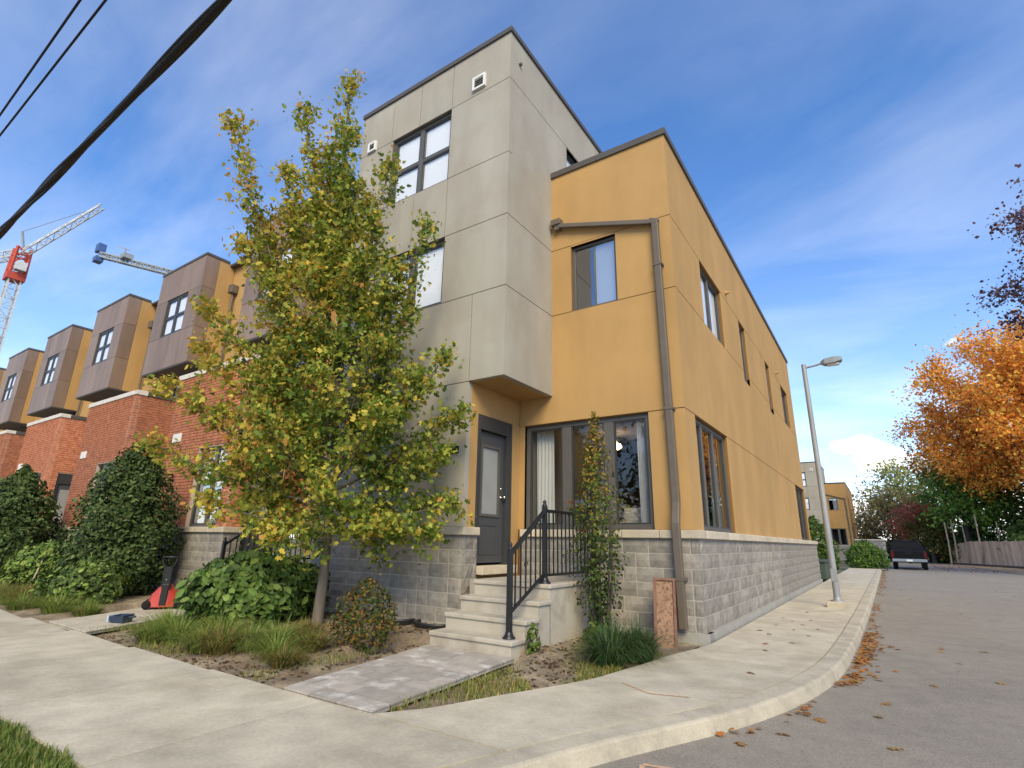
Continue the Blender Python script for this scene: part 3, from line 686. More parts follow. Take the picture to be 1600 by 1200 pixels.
def row_house(k, label):
    X = -9.44-PITCH*(k-1); X0 = X-3.47
    t = thing('brick_townhouse', (X-1.7, 0, 0), label, 'house', 'brick townhouses in the row')
    Ff, Fr = front(0, -D), right(X, 0); Wd = WORLD
    wb = (X-1.78, X-.42, CAPZ+.005, 3.25)
    mb = MB(); cellwall(mb, Ff, (X0, X, 1.3, 5.20), [wb], -.012, -.15); cellwall(mb, Fr, (-D, .3, 1.3, 5.2), [(-1.16, -.30, .8, 3.25)], -.012, -.15)
    mb.box((X0+.01, -D+.15, -.1), (X0+.15, .3, 5.19)); mb.box((X0+.15, -D+.15, 5.0), (X-.15, .75, 5.15))
    mb.build('wall', 'brick_mortar', t)
    fl = bricks(t, Ff, X-X0, 1.42, 5.20, seed=k, holes=[(wb[0]-X0, wb[1]-X0, wb[2], wb[3])]) if k < 6 else []
    FfX = front(X0, -D)
    sol = 170 if k == 1 else 0
    if fl: lay(t, FfX, fl, sol)
    FrY = right(X, -D)
    sl = bricks(t, FrY, 1.8, 1.42, 5.2, holes=[(D-1.16, D-.30, .8, 3.25)]) if k < 5 else []
    if sl: lay(t, FrY, sl, 120 if k == 1 else 0)
    mb = MB(); mb.box((X0-.02, -D-.035, 5.20), (X+.035, -D+.28, 5.335)); mb.build('coping', 'coping', t, bevel=.01)
    mb = MB(); mb.box((X-.26, -D+.28, 5.20), (X+.035, .3, 5.335)); mb.build('coping', 'flashing', t, bevel=.01)
    stone_wall(t, front(X0, -D), 3.47+.075, 30+k, 1e9 if k == 1 else -1, ends=(0, .045))
    stone_wall(t, right(X, -D), .33, 50+k, 1e9 if k == 1 else -1, ends=(-.24, 0))
    window(t, Ff, wb[0], wb[1], wb[2], wb[3], mull=((wb[0]+wb[1])/2,), m='frame_grey', gl='glass_half', reflection_sheet=True, mw_=.09, rec=-.10)
    # door in the return wall
    Fd = right(X, 0); mb = MB(); cellwall(mb, Fd, (-1.15, -.31, .86, 3.24), [(-1.08, -.38, .9, 2.9)], -.03, -.15); mb.build('door_frame', 'frame_dark', t)
    dl = MB().box((-1.08, -.12, .9), (-.38, -.07, 2.9), Fd).build('door', 'door_paint', t)
    MB().box((-.98, -.072, 1.6), (-.5, -.06, 2.7), Fd).build('pane', 'glass_frost', dl)
    # recess wall, set-back upper wall
    xe = X+2.56 if k > 1 else XL+.02
    mb = MB(); cellwall(mb, front(0, .3), (X, xe, -.1, 5.3), [], 0, -.14); mb.build('recess_wall', 'stucco_yellow', t)
    if k <= 2: stone_wall(t, front(X+.1, .3), xe-X-.12, 70+k, -1)
    MB().box((X, -.02, 5.2), (xe, .32, 5.33)).build('coping', 'flashing', t)
    mb = MB(); cellwall(mb, front(0, .75), (X0, xe, 5.05, 10.42), [], 0, -.14); mb.box((X0, .93, 10.1), (xe, 4.5, 10.3)); mb.build('upper_wall', 'stucco_yellow', t)
    window(t, front(0, .75), X0+.5, X0+2.9, 5.40, 6.60, m='frame_dark', gl='glass_half', rec=.075, back=None, opener=False, name='terrace_window')
    MB().box((X0, .55, 10.42), (xe, .80, 10.5)).build('roof_flashing', 'flashing', t)
    # bay: brown metal panels in front, ochre cheeks behind
    bx0, bx1, by0, by1, bz0, bz1 = X-3.42, X-.24, -.26, .75, 6.65, 10.52
    Fb, Fbs = front(0, by0), right(bx1, 0); c0 = (bx1-bx0)/4
    wv = (bx0+.82, bx0+2.33, 7.9, 9.35)
    mb = MB(); cellwall(mb, Fb, (bx0, bx1, bz0, bz1), [wv], -.02, -.15); mb.box((bx1-.15, by0+.15, bz0), (bx1-.02, by1, bz1)); mb.box((bx0+.02, by0+.15, bz0), (bx0+.14, by1, bz1)); mb.box((bx0+.14, by0+.15, bz1-.2), (bx1-.15, by1, bz1-.05))
    bay = mb.build('bay', 'dark_soffit', t)
    MB().box((bx0+.005, by0+.005, bz0-.05), (bx1-.005, by1, bz0+.02)).build('bay_soffit', 'dark_soffit', bay)
    g = .012
    for i in range(4):
        u0, u1 = bx0+c0*i, bx0+c0*(i+1)
        for (a, b) in ((bz0, 7.9), (9.35, bz1)): MB().box((u0+g/2, -.02, a+g/2), (u1-g/2, .0+random.random()*.004, b-g/2), Fb).build('cladding_panel', 'clad_brown', bay)
    MB().box((bx0+g/2, -.02, 7.9+g/2), (wv[0], .003, 9.35-g/2), Fb).build('cladding_panel', 'clad_brown', bay); MB().box((wv[1], -.02, 7.9+g/2), (bx1-g/2, .003, 9.35-g/2), Fb).build('cladding_panel', 'clad_brown', bay)
    for (a, b) in ((bz0, 7.9), (7.9, 9.35), (9.35, bz1)): MB().box((by0+.004, -.02, a+g/2), (.19, .002, b-g/2), Fbs).build('cladding_panel', 'clad_brown', bay)
    MB().box((.2, -.02, bz0), (by1-.01, -.004, bz1), Fbs).build('bay_cheek', 'stucco_yellow', t)
    MB().box((bx0-.02, by0-.025, bz1), (bx1+.03, by1-.22, bz1+.08)).build('roof_flashing', 'flashing', bay)
    window(t, Fb, wv[0]+.004, wv[1]-.004, wv[2]+.004, wv[3]-.004, mull=((wv[0]+wv[1])/2,), trans=(8.62,), m='frame_dark', gl='glass_sky', reflection_sheet=True, mw_=.13, fw=.07, rec=-.03)
    # rain head and downpipe in the recess corner, number plate
    if k <= 4:
        x = X+.12; mb = MB(); mb.tube([(x, .64, 9.3), (x, .64, 5.36)], .045, 8); dp = mb.build('downpipe', 'pipe_brown', t)
        MB().prism([(x-.13, .5), (x+.13, .5), (x+.13, .74), (x-.13, .74)], 9.3, 9.6).build('rain_head', 'pipe_brown', dp, bevel=.03)
    pl = MB().box((X0+.30, .0, 3.50), (X0+.72, .03, 3.72), Ff).build('number_plate', 'sign_white', t, bevel=.006)
    return t
names = ['first brick townhouse left of the grey tower, its bay hidden by the maple', 'brick townhouse with brown metal bay and clear window just left of the maple', 'second brick townhouse left of the maple, dark conical holly in front', 'third brick townhouse left of the maple, near the left edge', 'fourth brick townhouse left of the maple, cut by the left edge', 'fifth brick townhouse left of the maple, a sliver at the left edge']
for k in range(1, 7): row_house(k, names[k-1])

# ------------------------------------------------------------------ foliage machinery
def rand_dirs(n):
    v = rng.normal(size=(n, 3)); return v/np.linalg.norm(v, axis=1)[:, None]
T_MAPLE = (np.array([(0, .05, .0), (0, -.5, -.05), (.42, -.42, -.10), (.30, -.12, -.04), (.62, .12, -.14), (.25, .22, -.04), (.30, .62, -.12), (.0, .80, -.12), (-.30, .62, -.12), (-.25, .22, -.04), (-.62, .12, -.14), (-.30, -.12, -.04), (-.42, -.42, -.10)]),
           np.array([(0, i, i+1 if i < 12 else 1) for i in range(1, 13)]))
T_OVAL = (np.array([(0, -.5, 0), (.28, -.1, .06), (.2, .3, .05), (0, .55, -.05), (-.2, .3, .05), (-.28, -.1, .06)]), np.array([(0, 1, 2, 3), (0, 3, 4, 5)]))
T_QUAD = (np.array([(0, -.5, 0), (.36, 0, .07), (0, .55, -.03), (-.36, 0, .07)]), np.array([(0, 1, 2), (0, 2, 3)]))
def leaf_mesh(name, pos, size, cols, tmpl, up=.5, m='leaf', nrm=None):
    n = len(pos); tv, tf = tmpl; nrm_ = rand_dirs(n) if nrm is None else nrm; nrm_ = nrm_*1.0; nrm_[:, 2] += up; nrm_ /= np.linalg.norm(nrm_, axis=1)[:, None]
    t = np.cross(nrm_, rand_dirs(n)); t /= np.linalg.norm(t, axis=1)[:, None]+1e-9; b = np.cross(nrm_, t)
    s = np.asarray(size)[:, None, None]
    V = pos[:, None, :]+s*(tv[None, :, 0, None]*t[:, None, :]+tv[None, :, 1, None]*b[:, None, :]+tv[None, :, 2, None]*nrm_[:, None, :])
    return raw_mesh(name, V, tf, cols, m)
def raw_mesh(name, V, tf, cols, m):
    n, k = V.shape[:2]; F = (np.arange(n)[:, None, None]*k+tf[None]).reshape(-1, tf.shape[1]); nf, ml = F.shape
    me = bpy.data.meshes.new(name); me.vertices.add(n*k); me.vertices.foreach_set('co', V.reshape(-1).astype(np.float32))
    me.loops.add(nf*ml); me.loops.foreach_set('vertex_index', F.reshape(-1).astype(np.int32))
    me.polygons.add(nf); me.polygons.foreach_set('loop_start', (np.arange(nf)*ml).astype(np.int32)); me.polygons.foreach_set('loop_total', np.full(nf, ml, np.int32))
    me.update(calc_edges=True)
    ca = me.color_attributes.new('Col', 'FLOAT_COLOR', 'POINT'); c4 = np.ones((n, k, 4), np.float32); c4[:, :, :3] = np.clip(cols, 0, 1)[:, None, :]
    ca.data.foreach_set('color', c4.reshape(-1)); setmat(me, m); return me
def meshobj(name, me, parent=None): return link(bpy.data.objects.new(name, me), parent)
def palette(pal, n, jit=.18):
    c = np.array([p[:3] for p in pal]); wts = np.array([p[3] for p in pal]); wts = wts/wts.sum()
    return c[rng.choice(len(c), n, p=wts)]*(1+jit*rng.normal(size=(n, 1)))
def spread(pts, n):
    """n points along a polyline"""
    P = np.array(pts, float); L = np.concatenate([[0], np.cumsum(np.linalg.norm(np.diff(P, axis=0), axis=1))]); t = np.linspace(0, L[-1], n)
    return np.stack([np.interp(t, L, P[:, i]) for i in range(3)], 1)
def curve(a, b, n=7, sag=0., wob=.05, rn=random):
    a, b = Vector(a), Vector(b); L = (b-a).length; o = Vector((rn.uniform(-1, 1), rn.uniform(-1, 1), rn.uniform(-1, 1)))*L*wob
    return [tuple(a.lerp(b, i/(n-1))+Vector((0, 0, sag*L*math.sin(math.pi*i/(n-1))))+o*math.sin(math.pi*i/(n-1))) for i in range(n)]
def tree(name, base, label, cat, trunk, limbs, pal, leaf, per_twig, twig_step, twig_len, sig, seed, tmpl=T_MAPLE, bark='bark', cull=None, grp=None, colfn=None, up=.5, twig_r=.008, mleaf='leaf', t0=.22, taper=1.):
    """trunk: list of (x,y,z,r); limbs: list of (polyline, r0, density)"""
    rn = random.Random(seed); t = thing(name, base, label, cat, grp); mb = MB()
    mb.tube([p[:3] for p in trunk], [p[3] for p in trunk], 10)
    pos = []; col = []
    for li, (pl, r0, dens) in enumerate(limbs):
        n = len(pl); mb.tube(pl, [max(r0*(1-.85*i/(n-1)), .006) for i in range(n)], 6)
        L = sum((Vector(pl[i+1])-Vector(pl[i])).length for i in range(n-1)); m = max(3, int(L/twig_step*dens)); S = spread(pl, 60)
        tint = rn.random()
        for k in range(m):
            q = t0+(1-t0)*k/(m-1)+rn.uniform(-.02, .02); q = min(max(q, 0), 1); i = min(int(q*59), 58); p = Vector(S[i]); d = Vector(S[i+1])-p
            d = d.normalized() if d.length > 1e-6 else Vector((0, 0, 1))
            side = Vector((rn.gauss(0, 1), rn.gauss(0, 1), rn.gauss(0, .7))); side = (side-d*side.dot(d)).normalized()
            ln = twig_len*(1.2-.82*q*taper)*rn.uniform(.35, 1.2); v = (side*.85+d*.6+Vector((0, 0, .18))).normalized()*ln
            e = p+v; mb.tube([p, p+v*.5+Vector((0, 0, .02)), e], [twig_r, twig_r*.7, twig_r*.3], 3, cap=False)
            cnt = max(4, int(per_twig*ln/twig_len*rn.uniform(.7, 1.3))); a = rng.random((cnt, 1))**.55
            pp = np.array(p)[None]+np.array(v)[None]*a+rng.normal(size=(cnt, 3))*sig*(.6+.6*a)
            pos.append(pp); tw = rn.random()
            col.append((colfn or (lambda P, tint, tw, q: palette(pal, len(P))))(pp, tint, tw, q))
        cnt = int(per_twig*1.2); e = np.array(pl[-1]); pp = e+rng.normal(size=(cnt, 3))*sig*1.1; pos.append(pp); col.append((colfn or (lambda P, tint, tw, q: palette(pal, len(P))))(pp, tint, .5, 1))
    mb.build('trunk', bark, t)
    pos = np.concatenate(pos); col = np.concatenate(col)
    if cull is not None: k = cull(pos); pos, col = pos[k], col[k]
    sz = leaf*(.5+.95*rng.random(len(pos))**1.5)
    meshobj('crown', leaf_mesh('crown', pos, sz, col, tmpl, up, mleaf), t)
    return t, len(pos)

# ---- the maple in front of the house
GREEN, LIME, GOLD, ORNG, DKG = (.16, .23, .034), (.37, .39, .062), (.58, .45, .07), (.54, .28, .06), (.095, .16, .028)
E_ = {'A': (-4.63, -3.2, 9.08), 'B': (-5.18, -3.61, 8.47), 'C': (-5.58, -4.59, 7.64), 'O': (-3.93, -2.69, 7.4), 'E': (-3.18, -2.44, 6.1), 'M': (-3.49, -2.39, 4.74), 'N': (-2.98, -2.07, 3.88), 'F': (-2.68, -1.98, 3.0), 'G': (-2.75, -1.98, 1.75), 'Q': (-2.85, -2.25, 1.3), 'H': (-6.3, -4.5, 2.5), 'I': (-6.2, -4.5, 3.35), 'J': (-5.95, -4.25, 4.61), 'K': (-5.36, -4.06, 1.7), 'L': (-4.38, -3.57, 1.2), 'P': (-5.6, -3.9, 6.2), 'R': (-4.41, -3.65, 5.1), 'S': (-3.15, -3.15, 2.86), 'T': (-4.33, -4.1, 2.73), 'U': (-3.6, -3.5, 1.85), 'V': (-3.2, -2.8, 1.45), 'W': (-3.89, -3.15, 5.4), 'X': (-5.3, -2.6, 3.0), 'Y': (-5.6, -3.2, 4.0), 'Z': (-5.0, -3.1, 1.6), 'a': (-5.9, -3.5, 2.3), 'b': (-4.1, -2.3, 3.4), 'c': (-3.6, -2.9, 4.0), 'd': (-4.8, -3.7, 3.9), 'e': (-5.1, -3.6, 6.5), 'f': (-4.25, -3.1, 6.9), 'g': (-3.95, -2.85, 6.2), 'h': (-5.35, -4.15, 5.6), 'i': (-3.5, -2.7, 5.3), 'j': (-4.9, -3.9, 4.9), 'k': (-3.2, -2.45, 3.5), 'l': (-2.85, -2.1, 2.4), 'm': (-3.9, -3.6, 3.4), 'n': (-5.6, -4.0, 3.0), 'o': (-4.75, -3.35, 7.6), 'p': (-5.0, -3.9, 6.9), 'q': (-5.8, -4.3, 3.9)}
TB = (-4.62, -2.62)
trunk = [(TB[0], TB[1], -.06, .10), (TB[0]+.02, TB[1], .12, .082), (-4.57, -2.62, .7, .070), (-4.54, -2.66, 1.4, .064), (-4.5, -2.72, 2.4, .055), (-4.5, -2.85, 4.0, .042), (-4.55, -3.0, 6.0, .028), (-4.6, -3.15, 8.0, .012)]
rn = random.Random(5); limbs = []
for k_, st, r0, dn in [('A', 5.0, .03, 1.1), ('B', 3.6, .03, 1.0), ('C', 3.0, .032, .9), ('O', 3.8, .026, .9), ('E', 2.9, .026, 1.0), ('M', 2.4, .024, 1.1), ('N', 2.2, .024, 1.1), ('F', 1.9, .024, 1.2), ('G', 1.5, .02, 1.3), ('Q', 1.35, .018, 1.2), ('H', 1.7, .024, 1.0), ('I', 2.0, .026, 1.0), ('J', 2.5, .026, 1.0), ('K', 1.4, .02, 1.1), ('L', 1.4, .018, 1.1), ('P', 3.0, .026, 1.0), ('R', 3.0, .024, 1.2), ('S', 2.0, .022, 1.2), ('T', 1.9, .022, 1.2), ('U', 1.6, .02, 1.2), ('V', 1.4, .018, 1.2), ('W', 3.2, .024, 1.1), ('X', 2.0, .02, 1.1), ('Y', 2.4, .02, 1.1), ('Z', 1.5, .018, 1.1), ('a', 1.6, .02, 1.1), ('b', 2.2, .02, 1.2), ('c', 2.5, .02, 1.2), ('d', 2.3, .02, 1.2)]+[(c_, z_, .018, 1.05) for c_, z_ in (('e', 4.2), ('f', 4.6), ('g', 4.0), ('h', 3.2), ('i', 3.4), ('j', 3.0), ('k', 2.2), ('l', 1.7), ('m', 2.3), ('n', 1.9), ('o', 5.2), ('p', 4.2), ('q', 2.3))]:
    zs = [p[2] for p in trunk]; s0 = tuple(np.interp(st, zs, [p[i] for p in trunk]) for i in range(3))
    e = E_[k_]; a, b = Vector(s0), Vector(e); up_ = Vector((0, 0, (b-a).length*.16)); pts = []
    for i in range(9): q = i/8; pts.append(tuple((a*(1-q)**2+(a.lerp(b, .5)-up_*.6+Vector((rn.uniform(-.1, .1), rn.uniform(-.1, .1), 0)))*2*q*(1-q)+b*q*q)))
    limbs.append((pts, r0, dn))
def maple_col(P, tint, tw, q):
    # autumn turns the outer and left-hand leaves first
    x = -(P[:, 0].mean()+4.4)*.20+(q-.5)*.35+(tw-.5)*.9+(tint-.5)*.35-.08
    w_ = [(.22, DKG), (.9, GREEN), (1.0, LIME), (.45, GOLD), (.08, ORNG)]
    if x > .28: w_ = [(.1, GREEN), (.7, LIME), (1.0, GOLD), (.40, ORNG)]
    elif x > .02: w_ = [(.35, GREEN), (1.0, LIME), (.55, GOLD), (.08, ORNG)]
    elif x < -.35: w_ = [(.5, DKG), (1.0, GREEN), (.4, LIME)]
    return palette([(*c, a) for a, c in w_], len(P), .16)
tree('maple_tree', (*TB, 0), 'slender maple with yellowing green leaves standing in the front garden', 'tree', trunk, limbs, [], .057, 76, .10, .62, .078, 3, colfn=maple_col, cull=lambda P: (P[:, 1] < -1.60) | (P[:, 0] > -2.85))

# ---- generic bushes from leaf shells
def bush(name, base, label, cat, prof, n, leaf, pal, tmpl=T_OVAL, m='leaf_gloss', grp=None, stems=5, seed=0, up=.35, lump=.18, inner=.35, bark='bark_dark', colfn=None, cull=None):
    """prof: list of (height, radius); leaves fill the outer part of an uneven turned body"""
    t = thing(name, base, label, cat, grp); rn = random.Random(seed); H = [p[0] for p in prof]; Rr = [p[1] for p in prof]
    wts = np.array(Rr)+.02; zz = np.interp(rng.random(n), np.concatenate([[0], np.cumsum((wts[1:]+wts[:-1])/2*np.diff(H))])/np.sum((wts[1:]+wts[:-1])/2*np.diff(H)), H)
    ang = rng.random(n)*2*np.pi; rad = np.interp(zz, H, Rr); ph = [rn.uniform(0, 6.28) for _ in range(8)]
    f = 1+lump*(np.sin(ang*3+ph[0]+zz*2.1)*.6+np.sin(ang*5+ph[1]-zz*4.3)*.5+np.sin(ang*9+ph[2]+zz*7)*.4+np.sin(zz*9+ph[3]+ang*2)*.4)
    q = 1-inner*rng.random(n)**1.6; r = rad*f*q
    pos = np.stack([base[0]+r*np.cos(ang), base[1]+r*np.sin(ang), base[2]+zz+rng.normal(size=n)*leaf*.5], 1)
    nrm = np.stack([np.cos(ang), np.sin(ang), .3+0*ang], 1)+rand_dirs(n)*.9
    col = palette(pal, n) if colfn is None else colfn(pos, q)
    if cull is not None: k = cull(pos); pos, nrm, col = pos[k], nrm[k], col[k]; n = len(pos)
    mb = MB(); hmax = H[-1]
    for s in range(stems):
        a = rn.uniform(0, 6.28); e = (base[0]+math.cos(a)*max(Rr)*.5, base[1]+math.sin(a)*max(Rr)*.5, base[2]+hmax*rn.uniform(.55, .9)); mb.tube(curve((base[0]+math.cos(a)*.06, base[1]+math.sin(a)*.06, base[2]-.12), e, 5), [.022, .018, .014, .01, .005], 5)
    mb.build('stem', bark, t); meshobj('foliage', leaf_mesh('foliage', pos, leaf*(.65+.7*rng.random(n)), col, tmpl, up, m, nrm), t); return t
HOLLY = [(.032, .058, .017, .5), (.055, .092, .024, 1), (.10, .14, .04, .5)]
MIDG = [(.07, .12, .024, .7), (.12, .19, .036, 1), (.20, .26, .055, .6)]
bush('holly_bush', (-11.1, -2.75, 0), 'tall dark glossy conical holly bush in front of the second brick house', 'bush', [(.0, .6), (.3, .95), (1.0, 1.02), (1.8, .88), (2.5, .58), (2.95, .28), (3.2, .04)], 19000, .082, HOLLY, grp='dark conical hollies', seed=1, inner=.7)
bush('holly_bush', (-18.4, -2.8, 0), 'dark conical holly bush at the left edge', 'bush', [(0, .7), (.4, 1.0), (1.2, 1.1), (2.0, .85), (2.6, .45), (3.05, .05)], 11000, .12, HOLLY, grp='dark conical hollies', seed=2, inner=.7)
bush('leafy_shrub', (-13.3, -3.25, 0), 'mid-green leafy shrub between the two dark conical hollies', 'bush', [(0, .55), (.3, .8), (.6, .75), (.85, .5), (1.0, .1)], 3400, .10, MIDG, grp='green garden shrubs', seed=3)
bush('leafy_shrub', (-10.1, -3.55, 0), 'green shrub beside the red machine with the black handle', 'bush', [(0, .5), (.2, .72), (.45, .66), (.65, .35), (.75, .05)], 2800, .085, HOLLY+MIDG, grp='green garden shrubs', seed=4)
bush('hydrangea_shrub', (-5.72, -2.95, 0), 'wide broad-leaved green shrub to the left of the maple trunk', 'bush', [(0, .65), (.25, .95), (.6, .93), (.82, .6), (.95, .15)], 4200, .12, [(.065, .115, .024, 1), (.10, .165, .034, 1), (.16, .22, .05, .5)], grp='green garden shrubs', seed=5, lump=.14)
bush('spirea_bush', (-3.05, -3.12, 0), 'small bronze and green bush between maple trunk and paved path', 'bush', [(0, .22), (.2, .38), (.42, .36), (.62, .2), (.75, .04)], 1700, .045, [(.07, .10, .02, 1), (.19, .15, .03, .8), (.26, .13, .03, .5), (.04, .07, .02, .5)], seed=7, m='leaf', lump=.25)
# columnar shrub by the steps
def colfn(P, q):
    x = (P[:, 2]-.9)*.55+rng.normal(size=len(P))*.35; c = np.empty((len(P), 3)); pal_ = [(.035, .06, .014), (.075, .12, .022), (.16, .19, .03), (.33, .22, .035), (.30, .09, .05)]
    idx = np.clip((x*2.2+1.2), 0, 3.99).astype(int); idx = np.where((rng.random(len(P)) < .05) & (P[:, 2] > 1.3), 4, idx)
    return np.array(pal_)[idx]*(1+.18*rng.normal(size=(len(P), 1)))
bush('columnar_shrub', (-1.02, -1.0, 0), 'narrow upright shrub turning yellow and red right of the front steps', 'shrub', [(.12, .16), (.5, .27), (1.0, .31), (1.6, .34), (2.0, .26), (2.4, .17), (2.8, .11), (3.02, .03)], 3000, .052, [], m='leaf', seed=8, lump=.38, inner=.85, stems=9, colfn=colfn)

# ---- grasses
T_BLADE_N = 5
def grass(n, base, rad, h, w_, pal, droop=.5, lean=.5, seed=0, zb=None):
    a = rng.random(n)*2*np.pi; r = rad*np.sqrt(rng.random(n)); b = np.stack([base[0]+r*np.cos(a), base[1]+r*np.sin(a), np.full(n, base[2])], 1)
    d = np.stack([np.cos(a), np.sin(a), 0*a], 1)*(r/rad)[:, None]*lean+rng.normal(size=(n, 3))*.22; d[:, 2] = 0
    d *= np.minimum(1, 1.0/(np.linalg.norm(d, axis=1)+1e-6))[:, None]
    hh = h*(.5+.6*rng.random(n)); ts = np.linspace(0, 1, T_BLADE_N); side = np.cross(d+1e-4, (0, 0, 1)); side /= np.linalg.norm(side, axis=1)[:, None]+1e-9
    V = np.empty((n, T_BLADE_N*2, 3))
    for i, t in enumerate(ts):
        c = b+d*(hh*(t**1.6))[:, None]*1.1; c[:, 2] += hh*(t-droop*t**3*np.clip(np.linalg.norm(d, axis=1), 0, 1.2)); ww = (w_*(1-.92*t))*.5
        V[:, 2*i] = c+side*ww; V[:, 2*i+1] = c-side*ww
    F = np.array([(2*i, 2*i+1, 2*i+3, 2*i+2) for i in range(T_BLADE_N-1)]); return V, F, palette(pal, n)
GR = [(.15, .23, .04, 1), (.23, .31, .06, 1), (.31, .33, .09, .5), (.36, .30, .12, .2)]
GRD = [(.10, .14, .03, .7), (.22, .20, .05, 1), (.32, .20, .07, .7)]
clumps = [(-5.75, -4.05, .62, .34, GR), (-5.15, -4.2, .6, .30, GR), (-4.65, -3.95, .62, .30, GR), (-4.1, -4.25, .55, .26, GRD), (-3.75, -3.8, .6, .28, GR), (-3.35, -4.05, .5, .24, GR), (-3.0, -4.2, .36, .2, GRD), (-5.4, -3.6, .5, .3, GR), (-9.2, -4.2, .58, .36, GR), (-9.9, -4.0, .62, .4, GR), (-10.8, -4.2, .6, .4, GRD), (-11.8, -4.0, .62, .42, GRD), (-8.7, -3.95, .45, .3, GR), (-13.0, -4.1, .6, .5, GRD), (-14.6, -4.0, .6, .55, GRD), (-3.9, -3.35, .42, .22, GRD), (-5.45, -4.35, .5, .3, GR), (-4.35, -4.3, .5, .3, GR), (-3.95, -4.0, .5, .28, GR), (-3.3, -3.65, .4, .24, GRD), (-10.3, -4.35, .5, .36, GR), (-11.3, -4.3, .5, .36, GR), (-12.4, -4.2, .55, .4, GR)]
for i, (x, y, h, r, pal) in enumerate(clumps):
    V, F, c = grass(520, (x, y, soil_z(x, y)), r*.55, h*.70, .011, pal, .6, 1.1)
    side = 'right of the neighbour path' if x > -7 else 'left of the neighbour path'
    tag(meshobj('grass_clump', raw_mesh('grass_clump', V, F, c, 'blade')), 'arching ornamental grass clump in the row along the sidewalk, '+side, 'grass', 'ornamental grass clumps '+side)
for i, (x, y, h, r, lab) in enumerate([(-.52, -1.75, .55, .26, 'big dark green strappy clump below the columnar shrub, nearer the steps'), (-.28, -1.62, .52, .24, 'dark green strappy clump between columnar shrub and terracotta planter'), (-.40, -2.1, .45, .2, 'green strappy clump at the edge of the curved sidewalk')]):
    V, F, c = grass(620, (x, y, -.02), r*.7, h*1.0, .014, [(.035, .075, .022, 1), (.07, .12, .04, 1), (.12, .17, .06, .5)], .8, .8)
    tag(meshobj('strappy_plant', raw_mesh('strappy_plant', V, F, c, 'blade')), lab, 'plant', 'strappy plants by the corner')
bush('weed_plant', (-1.22, -2.3, -.02), 'small upright weed growing at the foot of the bottom step', 'plant', [(0, .03), (.1, .08), (.25, .06), (.34, .01)], 120, .06, MIDG, m='leaf', seed=21, stems=2)
bush('weed_plant', (-.95, -1.2, -.02), 'low green weed by the side of the steps', 'plant', [(0, .12), (.12, .2), (.25, .1)], 300, .05, MIDG, m='leaf', seed=22, stems=2)
# ground cover and lawn (nobody could count these)
def scatter(poly_fn, n, box):
    x = box[0]+(box[1]-box[0])*rng.random(n); y = box[2]+(box[3]-box[2])*rng.random(n); k = poly_fn(x, y); return x[k], y[k]
def turf(name, x, y, z, h, w_, pal, label, cat):
    n = len(x); a = rng.random(n)*2*np.pi; d = np.stack([np.cos(a), np.sin(a), 0*a], 1)*.5; hh = h*(.5+.7*rng.random(n)); side = np.stack([-np.sin(a), np.cos(a), 0*a], 1); b = np.stack([x, y, z+0*x], 1)
    V = np.empty((n, 5, 3)); m_ = b+d*(hh*.35)[:, None]; m_[:, 2] += hh*.6; e = b+d*hh[:, None]*1.1; e[:, 2] += hh*.95
    V[:, 0] = b+side*w_/2; V[:, 1] = b-side*w_/2; V[:, 2] = m_-side*w_*.4; V[:, 3] = m_+side*w_*.4; V[:, 4] = e
    F = np.array([(0, 1, 2, 3), (3, 2, 4, 4)])
    V2 = V; me = raw_mesh(name, V2, np.array([(0, 1, 2), (0, 2, 3), (3, 2, 4)]), palette(pal, n), 'blade')
    return tag(meshobj(name, me), label, cat, kind='stuff')
x, y = scatter(lambda x, y: (y < -6.35+.03*np.sin(x*9)) & (x < -1.45+.04*np.sin(y*11)), 52000, (-6.5, -1.4, -8.2, -6.3))
turf('lawn_grass', x, y, -.012, .055, .006, [(.10, .17, .025, 1), (.17, .22, .04, 1), (.28, .24, .09, .35)], 'short green lawn of the verge in the lower left corner', 'grass')
def inbed(x, y): return np.array([b < -.05 and a < xin(b)-.02 for a, b in zip(x, y)])
x, y = scatter(lambda x, y: inbed(x, y) & (np.sin(x*3.1+y*2)+np.sin(y*4.7-x*2.2)+rng.normal(size=len(x))*.5 > .35) & ~((x > -2.62) & (x < -1.2) & (y < -2.5) & (x < -1.05-(y+4.75)*.0)), 26000, (-6.8, -.1, -4.7, -1.3))
k = ~((x > -2.6) & (x < -1.16)); x, y = x[k], y[k]
turf('ground_cover', x, y, -.01, .06, .006, [(.19, .22, .045, 1), (.33, .27, .08, 1), (.13, .18, .04, .7)], 'thin yellow-green weeds and grass over the garden soil', 'ground cover')
x, y = scatter(lambda x, y: inbed(x, y), 10000, (-1.15, -.1, -4.6, -1.2)); k = np.sin(x*6+y*3.3)+np.sin(y*5.1)*.8 > -.1; x, y = x[k], y[k]
turf('ground_cover', x, y, -.025, .055, .007, [(.19, .23, .05, 1), (.38, .29, .08, 1), (.13, .19, .04, .7)], 'weedy grass along the curved sidewalk right of the path', 'ground cover')
# leaf litter and mulch
x, y = scatter(lambda x, y: inbed(x, y) & ~((x > -2.6) & (x < -1.05) & (y < -2.5)), 5200, (-7, -.1, -4.72, -1.0)); n = len(x)
z = np.array([soil_z(a, b) for a, b in zip(x, y)])
tag(meshobj('leaf_litter', leaf_mesh('leaf_litter', np.stack([x, y, z+.008], 1), .045*(.5+rng.random(n)), palette([(.16, .10, .05, 1), (.28, .19, .10, .6), (.10, .07, .045, 1), (.33, .24, .13, .3)], n), T_QUAD, 2.5, 'leaf')), 'dry leaf litter and mulch scattered over the garden soil', 'leaf litter', kind='stuff')
